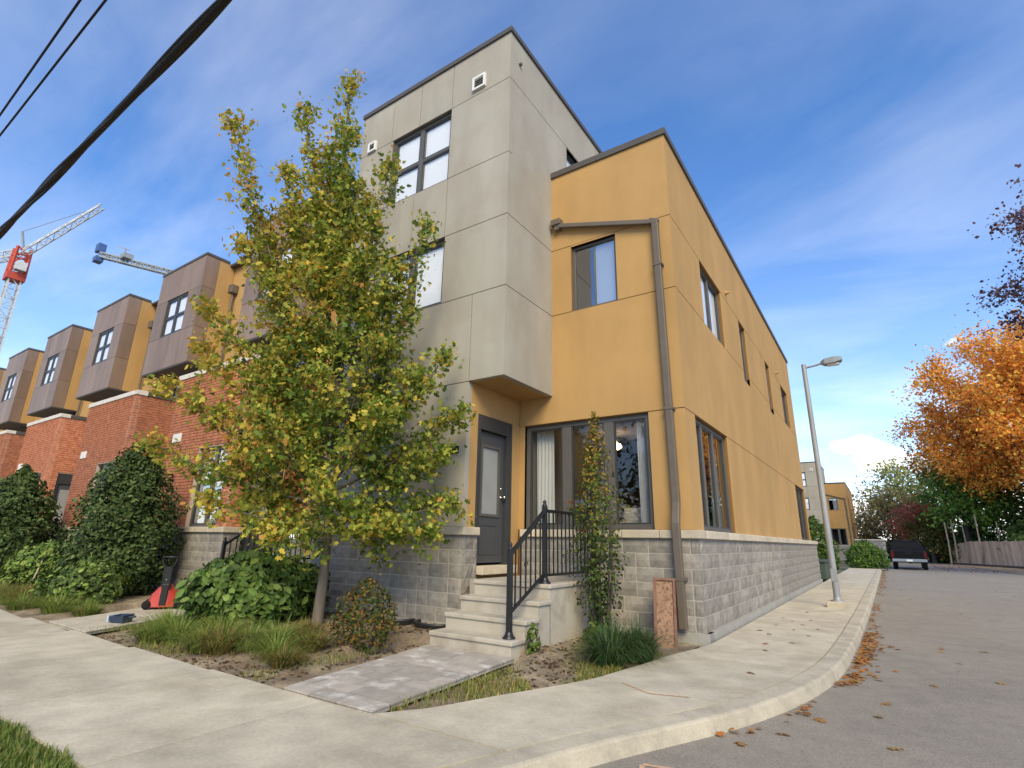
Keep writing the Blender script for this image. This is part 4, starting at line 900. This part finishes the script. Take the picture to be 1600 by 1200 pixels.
# fallen leaves on the road along the kerb
def kerbside(n, y0, y1, spread_):
    y = y0+(y1-y0)*rng.random(n); x = np.array([xout(b) for b in y])+.25+np.abs(rng.normal(size=n))*spread_; return x, y
xa, ya = kerbside(230, .4, 3.4, .10); xb, yb = kerbside(70, 3.6, 9, .08); xc, yc = kerbside(34, -3.4, .2, .08); xd, yd = kerbside(70, -1.0, .6, .12); xe, ye = 2+7*rng.random(70), -4+30*rng.random(70)
xf, yf = kerbside(300, 12, 34, .12)
x = np.concatenate([xa, xb, xc, xd, xe, xf]); y = np.concatenate([ya, yb, yc, yd, ye, yf]); n = len(x)
tag(meshobj('fallen_leaves', leaf_mesh('fallen_leaves', np.stack([x, y, -.112+.02*rng.random(n)], 1), .062*(.5+.6*rng.random(n)), palette([(.45, .17, .04, 1), (.36, .20, .06, .8), (.22, .12, .05, .6), (.5, .28, .08, .5)], n), T_MAPLE, 3.0, 'leaf')), 'drift of orange fallen leaves in the gutter along the kerb', 'fallen leaves', kind='stuff')
x = 5.0+7*rng.random(700); y = 36+16*rng.random(700)
tag(meshobj('fallen_leaves', leaf_mesh('fallen_leaves', np.stack([x, y, -.11+0*x], 1), .16*(.5+.6*rng.random(700)), palette([(.35, .09, .05, 1), (.30, .12, .06, .8)], 700), T_QUAD, 3.0, 'leaf')), 'reddish fallen leaves strewn over the asphalt before the wooden fence', 'fallen leaves', kind='stuff')
def single(x, y, z, s, c):
    me = leaf_mesh('fallen_leaf', np.array([(0., 0., 0.)]), [s], np.array([c]), T_MAPLE, 6, 'leaf'); return link(bpy.data.objects.new('fallen_leaf', me), None, Matrix.Translation((x, y, z)))
for (x, y) in [(.62, 1.2), (.85, 1.9), (.55, 2.3), (.9, 2.6), (.7, 3.0), (1.1, 1.4), (.45, 1.5), (1.0, .6), (.72, .3), (1.15, 2.2), (.5, 3.4), (.95, 3.3), (.8, -.2), (.9, -1.6), (.75, 4.6)]:
    tag(single(x, y, .012, random.uniform(.05, .075), random.choice([(.28, .18, .11), (.34, .20, .11), (.24, .16, .10)])), 'single brown leaf lying on the side pavement slabs', 'leaf', 'single leaves on the pavement')
for (x, y) in [(1.36, -2.95), (1.15, -3.35), (1.55, -2.4), (2.0, -1.5), (2.4, -.4), (2.75, 1.2), (3.1, 2.4), (3.0, .2), (2.05, -2.8), (3.3, -1.0), (2.6, 2.0), (1.95, -2.0)]:
    tag(single(x, y, -.105, random.uniform(.06, .095), random.choice([(.45, .25, .09), (.40, .28, .14), (.48, .33, .14)])), 'single tan leaf lying on the asphalt road', 'leaf', 'single leaves on the road')

# ------------------------------------------------------------------ small things in the garden
# upended terracotta trough leaning on the wall
t = thing('planter_trough', (-.30, -.62, -.04), 'empty terracotta planter trough stood on end against the stone wall', 'planter')
Mt = Matrix.Translation((-.30, -.58, -.05)) @ Matrix.Rotation(R(12), 4, 'Z') @ Matrix.Rotation(R(-13), 4, 'X')
mb = MB(); wd, ht, dp, th = .25, .84, .17, .02
for a, b in (((-wd/2, 0, 0), (-wd/2+th, dp, ht)), ((wd/2-th, 0, 0), (wd/2, dp, ht)), ((-wd/2+th, 0, 0), (wd/2-th, dp, th)), ((-wd/2+th, 0, ht-th), (wd/2-th, dp, ht))): mb.box(a, b)
mb.build('trough_body', 'terracotta', t, Mt, bevel=.006)
MB().box((-wd/2+th, .012, th), (wd/2-th, .03, ht-th)).build('trough_floor', 'terracotta_dirty', t, Mt)
mb = MB(); F0 = Frame((0, 0, 0), (1, 0, 0), (0, -1, 0)); cellwall(mb, F0, (-wd/2-.018, wd/2+.018, -.018, ht+.018), [(-wd/2+.012, wd/2-.012, .012, ht-.012)], .010, -.02); mb.build('trough_rim', 'terracotta', t, Mt, bevel=.006)
# red garden machine with folded black handle
t = thing('garden_machine', (-8.15, -2.95, .03), 'small red electric garden machine with upright black loop handle', 'garden machine')
Mm = Matrix.Translation((-8.25, -3.02, .03)) @ Matrix.Rotation(R(60), 4, 'Z') @ Matrix.Diagonal((.92, .92, 1, 1))
mb = MB(); sec = [(-.26, .02, .10, .06), (-.20, .03, .17, .20), (-.08, .03, .20, .34), (.08, .03, .20, .36), (.20, .03, .17, .24), (.26, .02, .10, .10)]
vs = []
for (xx, z0_, hw, h) in sec: vs += [(xx, -hw, z0_), (xx, hw, z0_), (xx, hw*.85, z0_+h*.7), (xx, hw*.4, z0_+h), (xx, -hw*.4, z0_+h), (xx, -hw*.85, z0_+h*.7)]
mb.add(vs, [(i*6+j, (i+1)*6+j, (i+1)*6+(j+1) % 6, i*6+(j+1) % 6) for i in range(5) for j in range(6)]+[(0, 1, 2, 3, 4, 5), (35, 34, 33, 32, 31, 30)])
mb.build('housing', 'red_plastic', t, Mm, bevel=.01)
MB().box((-.055, -.215, .06), (.055, -.19, .40)).build('motor_cover', 'black_plastic', t, Mm, bevel=.01)
for s in (-1, 1):
    for yy in (-.17, .17): MB().lathe((s*.25, yy, .07), [(.03, -.02), (.07, -.02), (.07, .02), (.03, .02)], 16, axis='y').build('wheel', 'tyre', t, Mm)
mb = MB(); hp = [(-.055, -.20, .34), (-.06, -.19, .66), (-.12, -.19, .80), (-.125, -.19, .84), (.125, -.19, .84), (.12, -.19, .80), (.06, -.19, .66), (.055, -.20, .34)]
mb.tube(hp, .015, 8); mb.box((-.05, -.205, .36), (.05, -.18, .68)); mb.build('handle', 'black_plastic', t, Mm)
MB().lathe((0, -.21, .47), [(.012, 0), (.012, -.012)], 10, axis='y').build('clamp_button', 'chrome', t, Mm)
# scoop on the neighbour path
t = thing('scoop', (-7.3, -4.2, .03), 'small dark blue scoop with pale edge on the concrete path by the grass', 'scoop')
Ms = Matrix.Translation((-7.0, -4.12, .03)) @ Matrix.Rotation(R(25), 4, 'Z') @ Matrix.Diagonal((.62, .62, .8, 1))
mb = MB(); mb.add([(-.17, -.12, 0), (.17, -.14, 0), (.15, .14, 0), (-.14, .12, 0), (-.22, -.14, .10), (.19, -.17, .12), (.17, .17, .13), (-.18, .15, .12)], [(3, 2, 1, 0), (0, 1, 5, 4), (1, 2, 6, 5), (2, 3, 7, 6), (3, 0, 4, 7)])
o = mb.build('pan', 'blue_plastic', t, Ms); sm = o.modifiers.new('solid', 'SOLIDIFY'); sm.thickness = .008
MB().box((-.23, -.16, .01), (-.20, .14, .12)).build('pale_edge', 'pale_plastic', t, Ms, bevel=.006); MB().tube([(.16, 0, .08), (.34, .02, .10)], .018, 8).build('handle', 'blue_plastic', t, Ms)
o = MB().tube([(-13.3, -3.3, .95), (-12.2, -3.75, .35), (-11.9, -3.9, .0)], .014, 6).build('garden_stake', 'wood_pole'); tag(o, 'thin pale stake leaning out of the holly at the left edge', 'stake')
# plastic window wells at the stone wall
for (x, lab) in ((-3.95, 'black plastic window well at the wall foot, farther from the steps'), (-3.2, 'black plastic window well at the wall foot beside the steps')):
    t = thing('window_well', (x, -1.8, 0), lab, 'window well', 'window wells'); mb = MB(); pr = []
    for z, rr in ((-.1, 1.0), (.10, 1.0), (.13, 1.04), (.13, .9), (-.1, .9)):
        pr.append([(x+.33*rr*math.cos(a), -1.68-.30*rr*math.sin(a), z) for a in np.linspace(0, math.pi, 14)])
    vs = [p for row in pr for p in row]; mb.add(vs, [(i*14+j, i*14+j+1, (i+1)*14+j+1, (i+1)*14+j) for i in range(4) for j in range(13)], 0, True); mb.build('well_rim', 'black_plastic', t)
    MB().box((x-.3, -1.90, -.02), (x+.3, -1.70, .05)).build('well_cover', 'black_plastic', t, bevel=.01)

# ------------------------------------------------------------------ street lamp
t = thing('street_lamp', (1.19, 6.1, 0), 'slim grey steel lamp post on the side pavement', 'street lamp')
MB().box((.98, 5.92, -.05), (1.40, 6.28, .12)).build('base', 'concrete_kerb', t, bevel=.02)
MB().lathe((1.19, 6.1, .12), [(.13, 0), (.13, .02), (.075, .025), (.075, .10)], 16).build('base_plate', 'steel', t)
MB().tube([(1.19, 6.1, .14), (1.19, 6.1, 2.7), (1.19, 6.1, 5.42)], [.068, .06, .05], 14).build('pole', 'steel', t)
MB().tube([(1.19, 6.1, 5.33), (1.45, 6.1, 5.36), (1.62, 6.1, 5.40)], .025, 8).build('arm', 'steel', t)
mb = MB(); vs = []
for (xx, hw, z0_, z1_) in ((1.55, .04, 5.36, 5.43), (1.63, .12, 5.33, 5.47), (1.82, .14, 5.33, 5.49), (1.96, .12, 5.37, 5.48), (1.99, .08, 5.40, 5.46)):
    vs += [(xx, 6.1-hw, z0_), (xx, 6.1+hw, z0_), (xx, 6.1+hw*.8, z1_), (xx, 6.1-hw*.8, z1_)]
mb.add(vs, [(i*4+j, (i+1)*4+j, (i+1)*4+(j+1) % 4, i*4+(j+1) % 4) for i in range(4) for j in range(4)]+[(0, 1, 2, 3), (19, 18, 17, 16)])
mb.build('lamp_head', 'crane_grey', t, bevel=.01)
MB().box((1.68, 6.02, 5.30), (1.92, 6.18, 5.335)).build('lens', 'white_paint', t, bevel=.01)
MB().box((1.135, 6.03, .52), (1.245, 6.045, .78)).build('access_panel', 'steel', t)

# ------------------------------------------------------------------ pickup truck seen from behind
t = thing('pickup_truck', (3.35, 38.5, -.12), 'black pickup truck parked on the side road seen from behind', 'truck')
Mk = Matrix.Translation((3.35, 36.6, -.12)) @ Matrix.Rotation(R(-1), 4, 'Z')
def extr(prof, x0, x1, inset=0.):
    n = len(prof); vs = [(x0, y, z) for y, z in prof]+[(x1, y, z) for y, z in prof]; return MB().add(vs, [tuple(range(n))[::-1], tuple(range(n, 2*n))]+[(i, (i+1) % n, n+(i+1) % n, n+i) for i in range(n)])
body = extr([(0, .55), (0, 1.17), (1.75, 1.20), (1.75, 1.22), (5.3, 1.12), (5.55, .95), (5.55, .50), (4.9, .46), (.2, .46)], -.95, .95); bo = body.build('body', 'car_black', t, Mk, bevel=.05)
cab = MB(); vs = []
for (z, xw, ya, yb) in ((1.15, .92, 1.78, 4.3), (1.45, .86, 1.84, 3.95), (1.78, .74, 1.98, 3.35), (1.84, .66, 2.1, 3.2)): vs += [(-xw, ya, z), (xw, ya, z), (xw, yb, z), (-xw, yb, z)]
cab.add(vs, [(i*4+j, i*4+(j+1) % 4, (i+1)*4+(j+1) % 4, (i+1)*4+j) for i in range(3) for j in range(4)]+[(12, 13, 14, 15)]); co = cab.build('cab', 'car_black', t, Mk, bevel=.03)
MB().quad([(-.66, 1.815, 1.30), (.66, 1.815, 1.30), (.62, 1.935, 1.70), (-.62, 1.935, 1.70)]).build('rear_window', 'car_black', co, Mk)
tg = MB().box((-.76, -.025, .66), (.76, .01, 1.15)).build('tailgate', 'car_black', t, Mk, bevel=.02); MB().box((-.16, -.045, .98), (.16, -.02, 1.06)).build('tailgate_handle', 'car_trim', tg, Mk)
for s in (-1, 1):
    MB().box((s*.86-.08, -.03, .74), (s*.86+.08, .06, 1.14)).build('tail_light', 'tail_red', t, Mk, bevel=.015)
    m_ = MB().box((s*1.10-.11, 3.7, 1.22), (s*1.10+.11, 3.85, 1.44)).build('wing_mirror', 'car_trim', t, Mk, bevel=.03); MB().box((s*.94-.08, 3.74, 1.25), (s*.94+.08, 3.80, 1.30)).build('mirror_arm', 'car_trim', m_, Mk)
    for yy in (1.05, 4.55):
        wl_ = MB().lathe((s*.80, yy, .39), [(.22, -.13), (.36, -.13), (.39, -.09), (.39, .09), (.36, .13), (.22, .13)], 22, axis='x').build('wheel', 'tyre', t, Mk)
        MB().lathe((s*.80, yy, .39), [(.05, -.14), (.22, -.135), (.24, 0), (.22, .135), (.05, .14)], 18, axis='x').build('rim', 'chrome', wl_, Mk)
bp = MB().box((-.92, -.16, .50), (.92, .02, .68)).build('rear_bumper', 'crane_grey', t, Mk, bevel=.03); MB().box((-.16, -.17, .53), (.16, -.155, .64)).build('licence_plate', 'white_paint', bp, Mk); MB().box((-.06, -.24, .40), (.06, -.1, .48)).build('tow_hitch', 'car_trim', bp, Mk)
MB().tube([(.55, 3.0, 1.84), (.56, 2.95, 2.25)], .008, 5).build('aerial', 'car_trim', t, Mk)

# ------------------------------------------------------------------ fence, stakes and things at the end of the road
a, b = Vector((7.3, 59.0, -.12)), Vector((14.6, 41.6, -.12)); L = (b-a).length; n = int(L/.30); d = (b-a).normalized()
t = thing('board_fence', ((a+b)/2), 'weathered brown vertical board fence at the end of the side road', 'fence')
bm_ = {}
for i in range(n):
    p = a+d*(L*i/n); h = 1.72+.35*min(i/10, 1)*.8+random.uniform(-.03, .03); F = Frame((p.x, p.y, -.12), d, Vector((d.y, -d.x, 0)) if d.y < 0 else Vector((-d.y, d.x, 0)))
    h = round(h, 2)
    if h not in bm_:
        bm_[h] = MB().add([(0, 0, 0), (.29, 0, 0), (.29, .02, 0), (0, .02, 0), (0, 0, h), (.29, 0, h), (.29, .02, h), (0, .02, h)], [(0, 3, 2, 1), (4, 5, 6, 7), (0, 1, 5, 4), (1, 2, 6, 5), (2, 3, 7, 6), (3, 0, 4, 7)]).mesh('fence_board', 'fence_wood')
    Mx = Matrix((d, Vector((-d.y, d.x, 0)), Vector((0, 0, 1)))).transposed().to_4x4(); Mx.translation = p+Vector((0, 0, .02))
    link(bpy.data.objects.new('fence_board', bm_[h]), t, Mx @ Matrix.Rotation(random.uniform(-.02, .02), 4, 'Y'))
for z in (.4, 1.5): MB().bar(a+Vector((.05, .05, z)), b+Vector((.05, .05, z)), .05, .09).build('fence_rail', 'fence_wood', t)
nrm = Vector((-d.y, d.x, 0)); nrm = nrm if nrm.y > 0 else -nrm
kb = MB().bar(a-nrm*1.2+d*2+Vector((0, 0, .07)), b-nrm*1.2+Vector((0, 0, .07)), .25, .2).build('timber_edging', 'bark_dark'); tag(kb, 'dark low timber edging in front of the board fence', 'edging')
for i, (p0, p1, lab) in enumerate([((6.91, 56.3, -.1), (6.88, 55, 3.53), 'pale wooden pole left of the fence, leftmost of the leaning poles'), ((7.39, 56.6, -.1), (7.4, 55.25, 3.81), 'pale wooden pole standing at the left end of the board fence'), ((8.15, 56.6, .0), (8.18, 55.98, 3.28), 'third pale pole from the left, against the board fence'), ((8.91, 54.9, -.1), (8.94, 53.67, 4.11), 'tallest pale pole in front of the board fence'), ((10.37, 55.7, -.1), (10.41, 54.87, 3.56), 'thin pole behind the board fence, rightmost of the poles')]):
    tag(MB().tube([p0, ((p0[0]+p1[0])/2+.05, (p0[1]+p1[1])/2, (p0[2]+p1[2])/2), p1], [.075, .065, .05], 7).build('wooden_pole', 'wood_pole'), lab, 'pole', 'pale wooden poles by the fence')
# green box beyond the long stone wall, bush on the pavement, grey wall far along
t = thing('utility_box', (-.05, 19.2, 0), 'dark green utility box just past the end of the long stone wall', 'box')
MB().box((-.75, 17.6, 0), (.10, 20.4, .62)).build('cabinet', 'green_bin', t, bevel=.02); MB().box((-.80, 17.55, .62), (.14, 20.45, .70)).build('lid', 'green_bin', t, bevel=.02)
bush('leafy_shrub', (-.6, 22.6, .2), 'green shrub behind the lamp post past the end of the stone wall', 'bush', [(0, .6), (.5, .9), (1.3, .8), (2.0, .45), (2.4, .05)], 2600, .14, [(.06, .12, .02, 1), (.12, .18, .03, 1), (.04, .08, .016, .5)], seed=31, m='leaf')
bush('leafy_shrub', (1.05, 33.5, 0), 'round bright green bush on the pavement beside the pickup truck', 'bush', [(0, .9), (.35, 1.15), (.9, 1.05), (1.35, .6), (1.6, .05)], 3400, .14, [(.07, .15, .02, 1), (.14, .22, .035, 1), (.045, .10, .016, .6)], seed=32, m='leaf')
bush('leafy_shrub', (-.9, 30.0, 0), 'low green shrub with yellow tips beside the far pavement', 'bush', [(0, .5), (.4, .8), (.8, .6), (1.1, .05)], 1300, .14, [(.09, .14, .03, 1), (.25, .25, .05, .4), (.04, .08, .016, .6)], seed=33, m='leaf')
t = thing('garden_wall', (1.0, 48, 0), 'grey block garden wall beyond the round bush', 'wall'); mb = MB()
for c_ in range(9):
    for i in range(4): mb.box((.1+.48*i+(.24 if c_ % 2 else 0), 47.9, .2*c_), (.1+.48*i+.46+(.24 if c_ % 2 else 0), 48.1, .2*c_+.18))
tag(mb.build('stone_blocks', 'block_stone', t), kind='stuff'); MB().box((.1, 47.95, -.1), (2.2, 48.05, 1.8)).build('mortar_wall', 'mortar', t); MB().box((.05, 47.85, 1.8), (2.3, 48.15, 1.9)).build('cap_stone', 'limestone', t)
end_house(-.62, 63.5, False, 'far ochre and grey end townhouse further along the side road', solo=False)

# ------------------------------------------------------------------ trees behind
def auto_tree(name, base, label, h, crown_r, crown_z, pal, leaf, per, step, seed, n_l=14, tl=1.6, sig=.35, trunk_r=.25, bark='bark_dark', cat='tree', grp='trees along the side road', t0=.35, tmpl=T_QUAD, low=.25, flat=.8, dens=1., colfn=None, cull=None):
    rn = random.Random(seed); bx, by = base; th = h*low
    trunk = [(bx, by, -.2, trunk_r), (bx, by, th, trunk_r*.7), (bx+rn.uniform(-.3, .3), by, h*.55, trunk_r*.4), (bx, by, h*.85, trunk_r*.12)]
    limbs = []
    for i in range(n_l):
        a = 2*math.pi*(i*.381966*1.0+rn.random()*.08); q = (i+.5)/n_l; zc = crown_z; el = math.asin(max(-1, min(1, 1.75*q-.75)))
        e = (bx+crown_r*math.cos(el)*math.cos(a)*rn.uniform(.75, 1.05), by+crown_r*math.cos(el)*math.sin(a)*rn.uniform(.75, 1.05), zc+(h-zc)*math.sin(el)*rn.uniform(.85, 1.05) if el > 0 else zc+crown_r*flat*math.sin(el))
        s = (bx, by, th+(h*.6-th)*q*.8); limbs.append((curve(s, e, 7, .06, .08, rn), trunk_r*.33, dens))
    return tree(name, (bx, by, 0), label, cat, trunk, limbs, pal, leaf, per, step, tl, sig, seed, tmpl=tmpl, bark=bark, grp=grp, t0=t0, twig_r=.025, colfn=colfn, cull=cull, taper=.5)
OR_ = [(.84, .33, .06, 1), (.88, .50, .09, 1), (.70, .25, .05, .5), (.65, .50, .10, .4)]
auto_tree('maple_tree', (14.2, 54.5), 'large bright orange autumn maple behind the board fence', 20.5, 8.2, 11.8, OR_, .27, 84, .32, 41, 38, 2.4, .42, .35)
auto_tree('maple_tree', (9.5, 60), 'lower orange maple whose crown meets the green tree', 14, 4.2, 9.5, [(.66, .22, .025, 1), (.6, .30, .035, .6), (.5, .16, .025, .5)], .30, 36, .40, 42, 18, 1.8, .45)
auto_tree('purple_tree', (15.8, 29.6), 'dark purple-leaved tree at the right edge reaching high', 23.5, 6.6, 15.0, [(.12, .07, .085, 1), (.18, .09, .09, .8), (.085, .05, .07, .7), (.30, .13, .08, .35)], .20, 46, .38, 43, 44, 1.6, .34)
auto_tree('green_tree', (8.6, 57.5), 'deep green tree under the orange maple behind the poles', 9.6, 3.3, 5.4, [(.10, .22, .035, 1), (.17, .31, .05, 1), (.27, .37, .07, .5)], .28, 44, .34, 44, 18, 1.6, .40)
auto_tree('green_tree', (12.3, 59.5), 'dark green tree behind the middle of the board fence', 8.2, 4.2, 4.4, [(.05, .11, .026, 1), (.09, .17, .036, 1), (.15, .22, .05, .3)], .30, 44, .36, 45, 18, 1.8, .45, low=.1)
auto_tree('green_tree', (16.5, 56.5), 'dark green tree behind the right end of the board fence', 8.5, 4.6, 4.4, [(.05, .11, .026, 1), (.09, .17, .036, 1), (.15, .22, .05, .3)], .30, 44, .36, 46, 18, 1.8, .45, low=.1)
auto_tree('yellow_green_tree', (4.6, 74), 'airy yellow-green tree above the pickup truck', 12.2, 3.4, 7.2, [(.40, .42, .14, 1), (.28, .33, .10, 1), (.48, .46, .19, .5)], .34, 30, .5, 47, 16, 1.9, .5)
auto_tree('olive_tree', (3.1, 68), 'olive-brown bush-like tree behind the pickup truck', 7.6, 3.0, 4.2, [(.29, .26, .11, 1), (.38, .28, .12, .8), (.22, .21, .09, .8)], .30, 36, .42, 48, 16, 1.7, .45, low=.1)
auto_tree('red_tree', (5.6, 61.5), 'small crimson-leaved tree right above the pickup truck', 6.0, 2.3, 3.9, [(.54, .09, .09, 1), (.60, .19, .10, .8), (.44, .22, .10, .5)], .26, 38, .36, 49, 14, 1.2, .36, low=.15)
auto_tree('olive_tree', (5.9, 59.3), 'olive-yellow shrub-like tree to the right of the pickup truck', 4.6, 2.0, 2.0, [(.15, .15, .03, 1), (.24, .18, .04, .8), (.07, .11, .02, .8)], .24, 38, .34, 50, 14, 1.1, .34, low=.08)
auto_tree('bare_tree', (.4, 86), 'thin grey-green distant tree right of the far house', 9.0, 3.6, 5.8, [(.15, .19, .13, 1), (.21, .24, .16, 1), (.3, .3, .16, .3)], .30, 18, .6, 51, 14, 1.8, .5)
auto_tree('green_tree', (-1.6, 92), 'distant low green tree at the end of the pavement', 5.5, 3.5, 3.0, [(.05, .09, .02, 1), (.09, .13, .03, 1)], .34, 34, .45, 52, 14, 1.8, .5, low=.1)
auto_tree('olive_tree', (7.5, 84), 'distant yellow-brown tree between the green tree and the road end', 9.5, 5.0, 5.2, [(.2, .17, .05, 1), (.13, .13, .04, 1), (.3, .18, .05, .6)], .36, 34, .5, 53, 16, 2.2, .6, low=.1)

for i, (x, y, r_b, h_b, lab) in enumerate([(9.3, 59.8, 2.4, 3.4, 'dark green undergrowth bush behind the left end of the board fence'), (12.6, 53.5, 2.6, 3.8, 'dark green undergrowth bush behind the middle of the board fence'), (16.5, 46.5, 2.8, 4.0, 'dark green undergrowth bush behind the right end of the board fence'), (3.9, 66, 2.2, 2.6, 'olive undergrowth bush directly behind the pickup truck'), (7.2, 63, 2.0, 3.0, 'green undergrowth bush between red tree and board fence'), (.8, 70, 2.2, 2.6, 'dull green undergrowth bush left of the pickup truck')]):
    bush('undergrowth_bush', (x, y, -.1), lab, 'bush', [(0, r_b*.8), (h_b*.3, r_b), (h_b*.65, r_b*.85), (h_b*.9, r_b*.45), (h_b, .1)], 4200, .26, [(.05, .10, .025, 1), (.085, .15, .035, 1), (.14, .19, .05, .5)] if i not in (3,) else [(.12, .12, .04, 1), (.18, .15, .05, .7)], tmpl=T_QUAD, m='leaf', seed=60+i, lump=.2, inner=.5, grp='undergrowth along the side road')
for i, (x, y, h_t, lab) in enumerate([(-30, -27, 13, 'leafy tree across the front street, far left'), (-19, -25, 11, 'leafy tree across the front street, second from the left'), (-8, -26, 12, 'leafy tree across the front street, opposite the maple'), (20, -20, 12, 'leafy tree across the front street, beyond the corner')]):
    auto_tree('street_tree', (x, y), lab, h_t, 4.6, h_t*.5, [(.06, .10, .02, 1), (.12, .14, .03, 1), (.25, .16, .04, .5)], .34, 30, .5, 80+i, 16, 2.0, .5, grp='trees across the front street', low=.2)

# ------------------------------------------------------------------ tower cranes far behind the row
def lattice(mb, p, q, w0, w1, nseg, r, up=Vector((0, 0, 1)), tri=False):
    p, q = Vector(p), Vector(q); t_ = (q-p).normalized(); a = t_.cross(up); a = a.normalized() if a.length > 1e-3 else Vector((1, 0, 0)); b = a.cross(t_)
    cs = ((-1, -1), (1, -1), (1, 1), (-1, 1)) if not tri else ((-1, -1), (1, -1), (0, 1))
    def ring(s): w_ = (w0+(w1-w0)*s)/2; c = p.lerp(q, s); return [c+a*i*w_+b*j*w_ for i, j in cs]
    rs = [ring(i/nseg) for i in range(nseg+1)]; k = len(cs)
    for j in range(k): mb.bar(rs[0][j], rs[-1][j], r)
    for i in range(nseg):
        for j in range(k):
            mb.bar(rs[i][j], rs[i][(j+1) % k], r*.6); mb.bar(rs[i][j], rs[i+1][(j+1) % k] if i % 2 else rs[i+1][j], r*.6) if False else mb.bar(rs[i][j] if i % 2 else rs[i][(j+1) % k], rs[i+1][(j+1) % k] if i % 2 else rs[i+1][j], r*.6)
    return mb
m0 = Vector((-190.5, 25.6, 0)); topm = Vector((-190.5, 25.6, 70))
t = thing('tower_crane', m0, 'red and white lattice tower crane at the left edge', 'crane', 'tower cranes')
lattice(MB(), m0, topm, 2.6, 2.6, 24, .34).build('mast', 'crane_white', t)
lattice(MB(), topm, topm+Vector((0, 0, 9)), 3.4, 3.0, 4, .55).box((-192.5, 23.6, 69), (-188.5, 27.6, 71)).build('slewing_unit', 'crane_red', t)
lattice(MB(), topm+Vector((1, 0, 8)), Vector((-167.3, 34.3, 90.0)), 2.0, 1.5, 9, .26, tri=True).build('jib', 'crane_white', t)
lattice(MB(), topm+Vector((-1, 0, 8)), topm+Vector((-16, -6, 7)), 2.0, 2.0, 6, .25).build('counter_jib', 'crane_white', t)
mb = MB(); mb.bar(topm+Vector((0, 0, 9)), topm+Vector((-2, -1, 15)), .5); mb.bar(topm+Vector((-2, -1, 15)), Vector((-172, 32.4, 88.8)), .12); mb.build('stay', 'crane_grey', t)
MB().box((-189, 24.5, 71.5), (-186.8, 26.8, 74)).build('cab', 'crane_white', t)
m0 = Vector((-190, 70, 0))
t = thing('tower_crane', m0, 'grey tower crane jib with blue counterweights behind the brown bays', 'crane', 'tower cranes')
lattice(MB(), (-215.2, 49.6, 96.6), (-182, 76, 87.2), 1.6, 1.6, 16, .42).build('counter_jib', 'crane_grey', t)
lattice(MB(), m0, m0+Vector((0, 0, 88.5)), 2.2, 2.2, 26, .3).build('mast', 'crane_grey', t)
for (dz_) in (-2.6, 1.2): MB().box((-217.2, 48.2, 96.4+dz_), (-214.2, 50.6, 99.6+dz_ if dz_ > 0 else 98.4+dz_)).build('counterweight', 'crane_blue', t, bevel=.1)
MB().bar((-208.4, 54.5, 95), (-208.4, 54.5, 99.6), .35).bar((-210.6, 53, 100.4), (-207.2, 55.4, 98.8), .3).box((-209, 53.4, 95), (-205.4, 56.4, 96.8)).build('winch', 'crane_grey', t)

# ------------------------------------------------------------------ overhead cables along the front street
def cable(pts, r, label, name='overhead_cable', twist=0):
    t = thing(name, pts[0], label, 'cable', 'overhead cables'); P = [tuple(p) for p in spread(pts, 60)]
    # gentle sag between the poles
    x0, x1 = P[0][0], P[-1][0]
    P = [(x, y, z-.9*math.sin(math.pi*(x-x0)/(x1-x0))+.9*math.sin(math.pi*(-5-x0)/(x1-x0))) for x, y, z in P]
    MB().tube(P, r, 8).build('strand', 'cable', t)
    for k in range(twist):
        Q = [tuple(p) for p in spread(P, 700)]; ph = k*2*math.pi/twist
        MB().tube([(x, y+r*.9*math.cos(x*.9+ph), z+r*.9*math.sin(x*.9+ph)+.02*math.sin(x*1.7+ph)) for x, y, z in Q], r*.45, 6).build('strand', 'cable', t)
    return t
cable([(25, -6.45, 6.5), (-45, -5.62, 6.5)], .046, 'thick bundled black overhead cable crossing the upper left corner', twist=2)
cable([(25, -7.1, 7.5), (-45, -6.36, 7.5)], .014, 'thin black overhead wire, leftmost of the three in the upper left corner')
cable([(25, -6.60, 7.5), (-45, -6.62, 7.5)], .014, 'thin black overhead wire between the thick cable and the other wire')
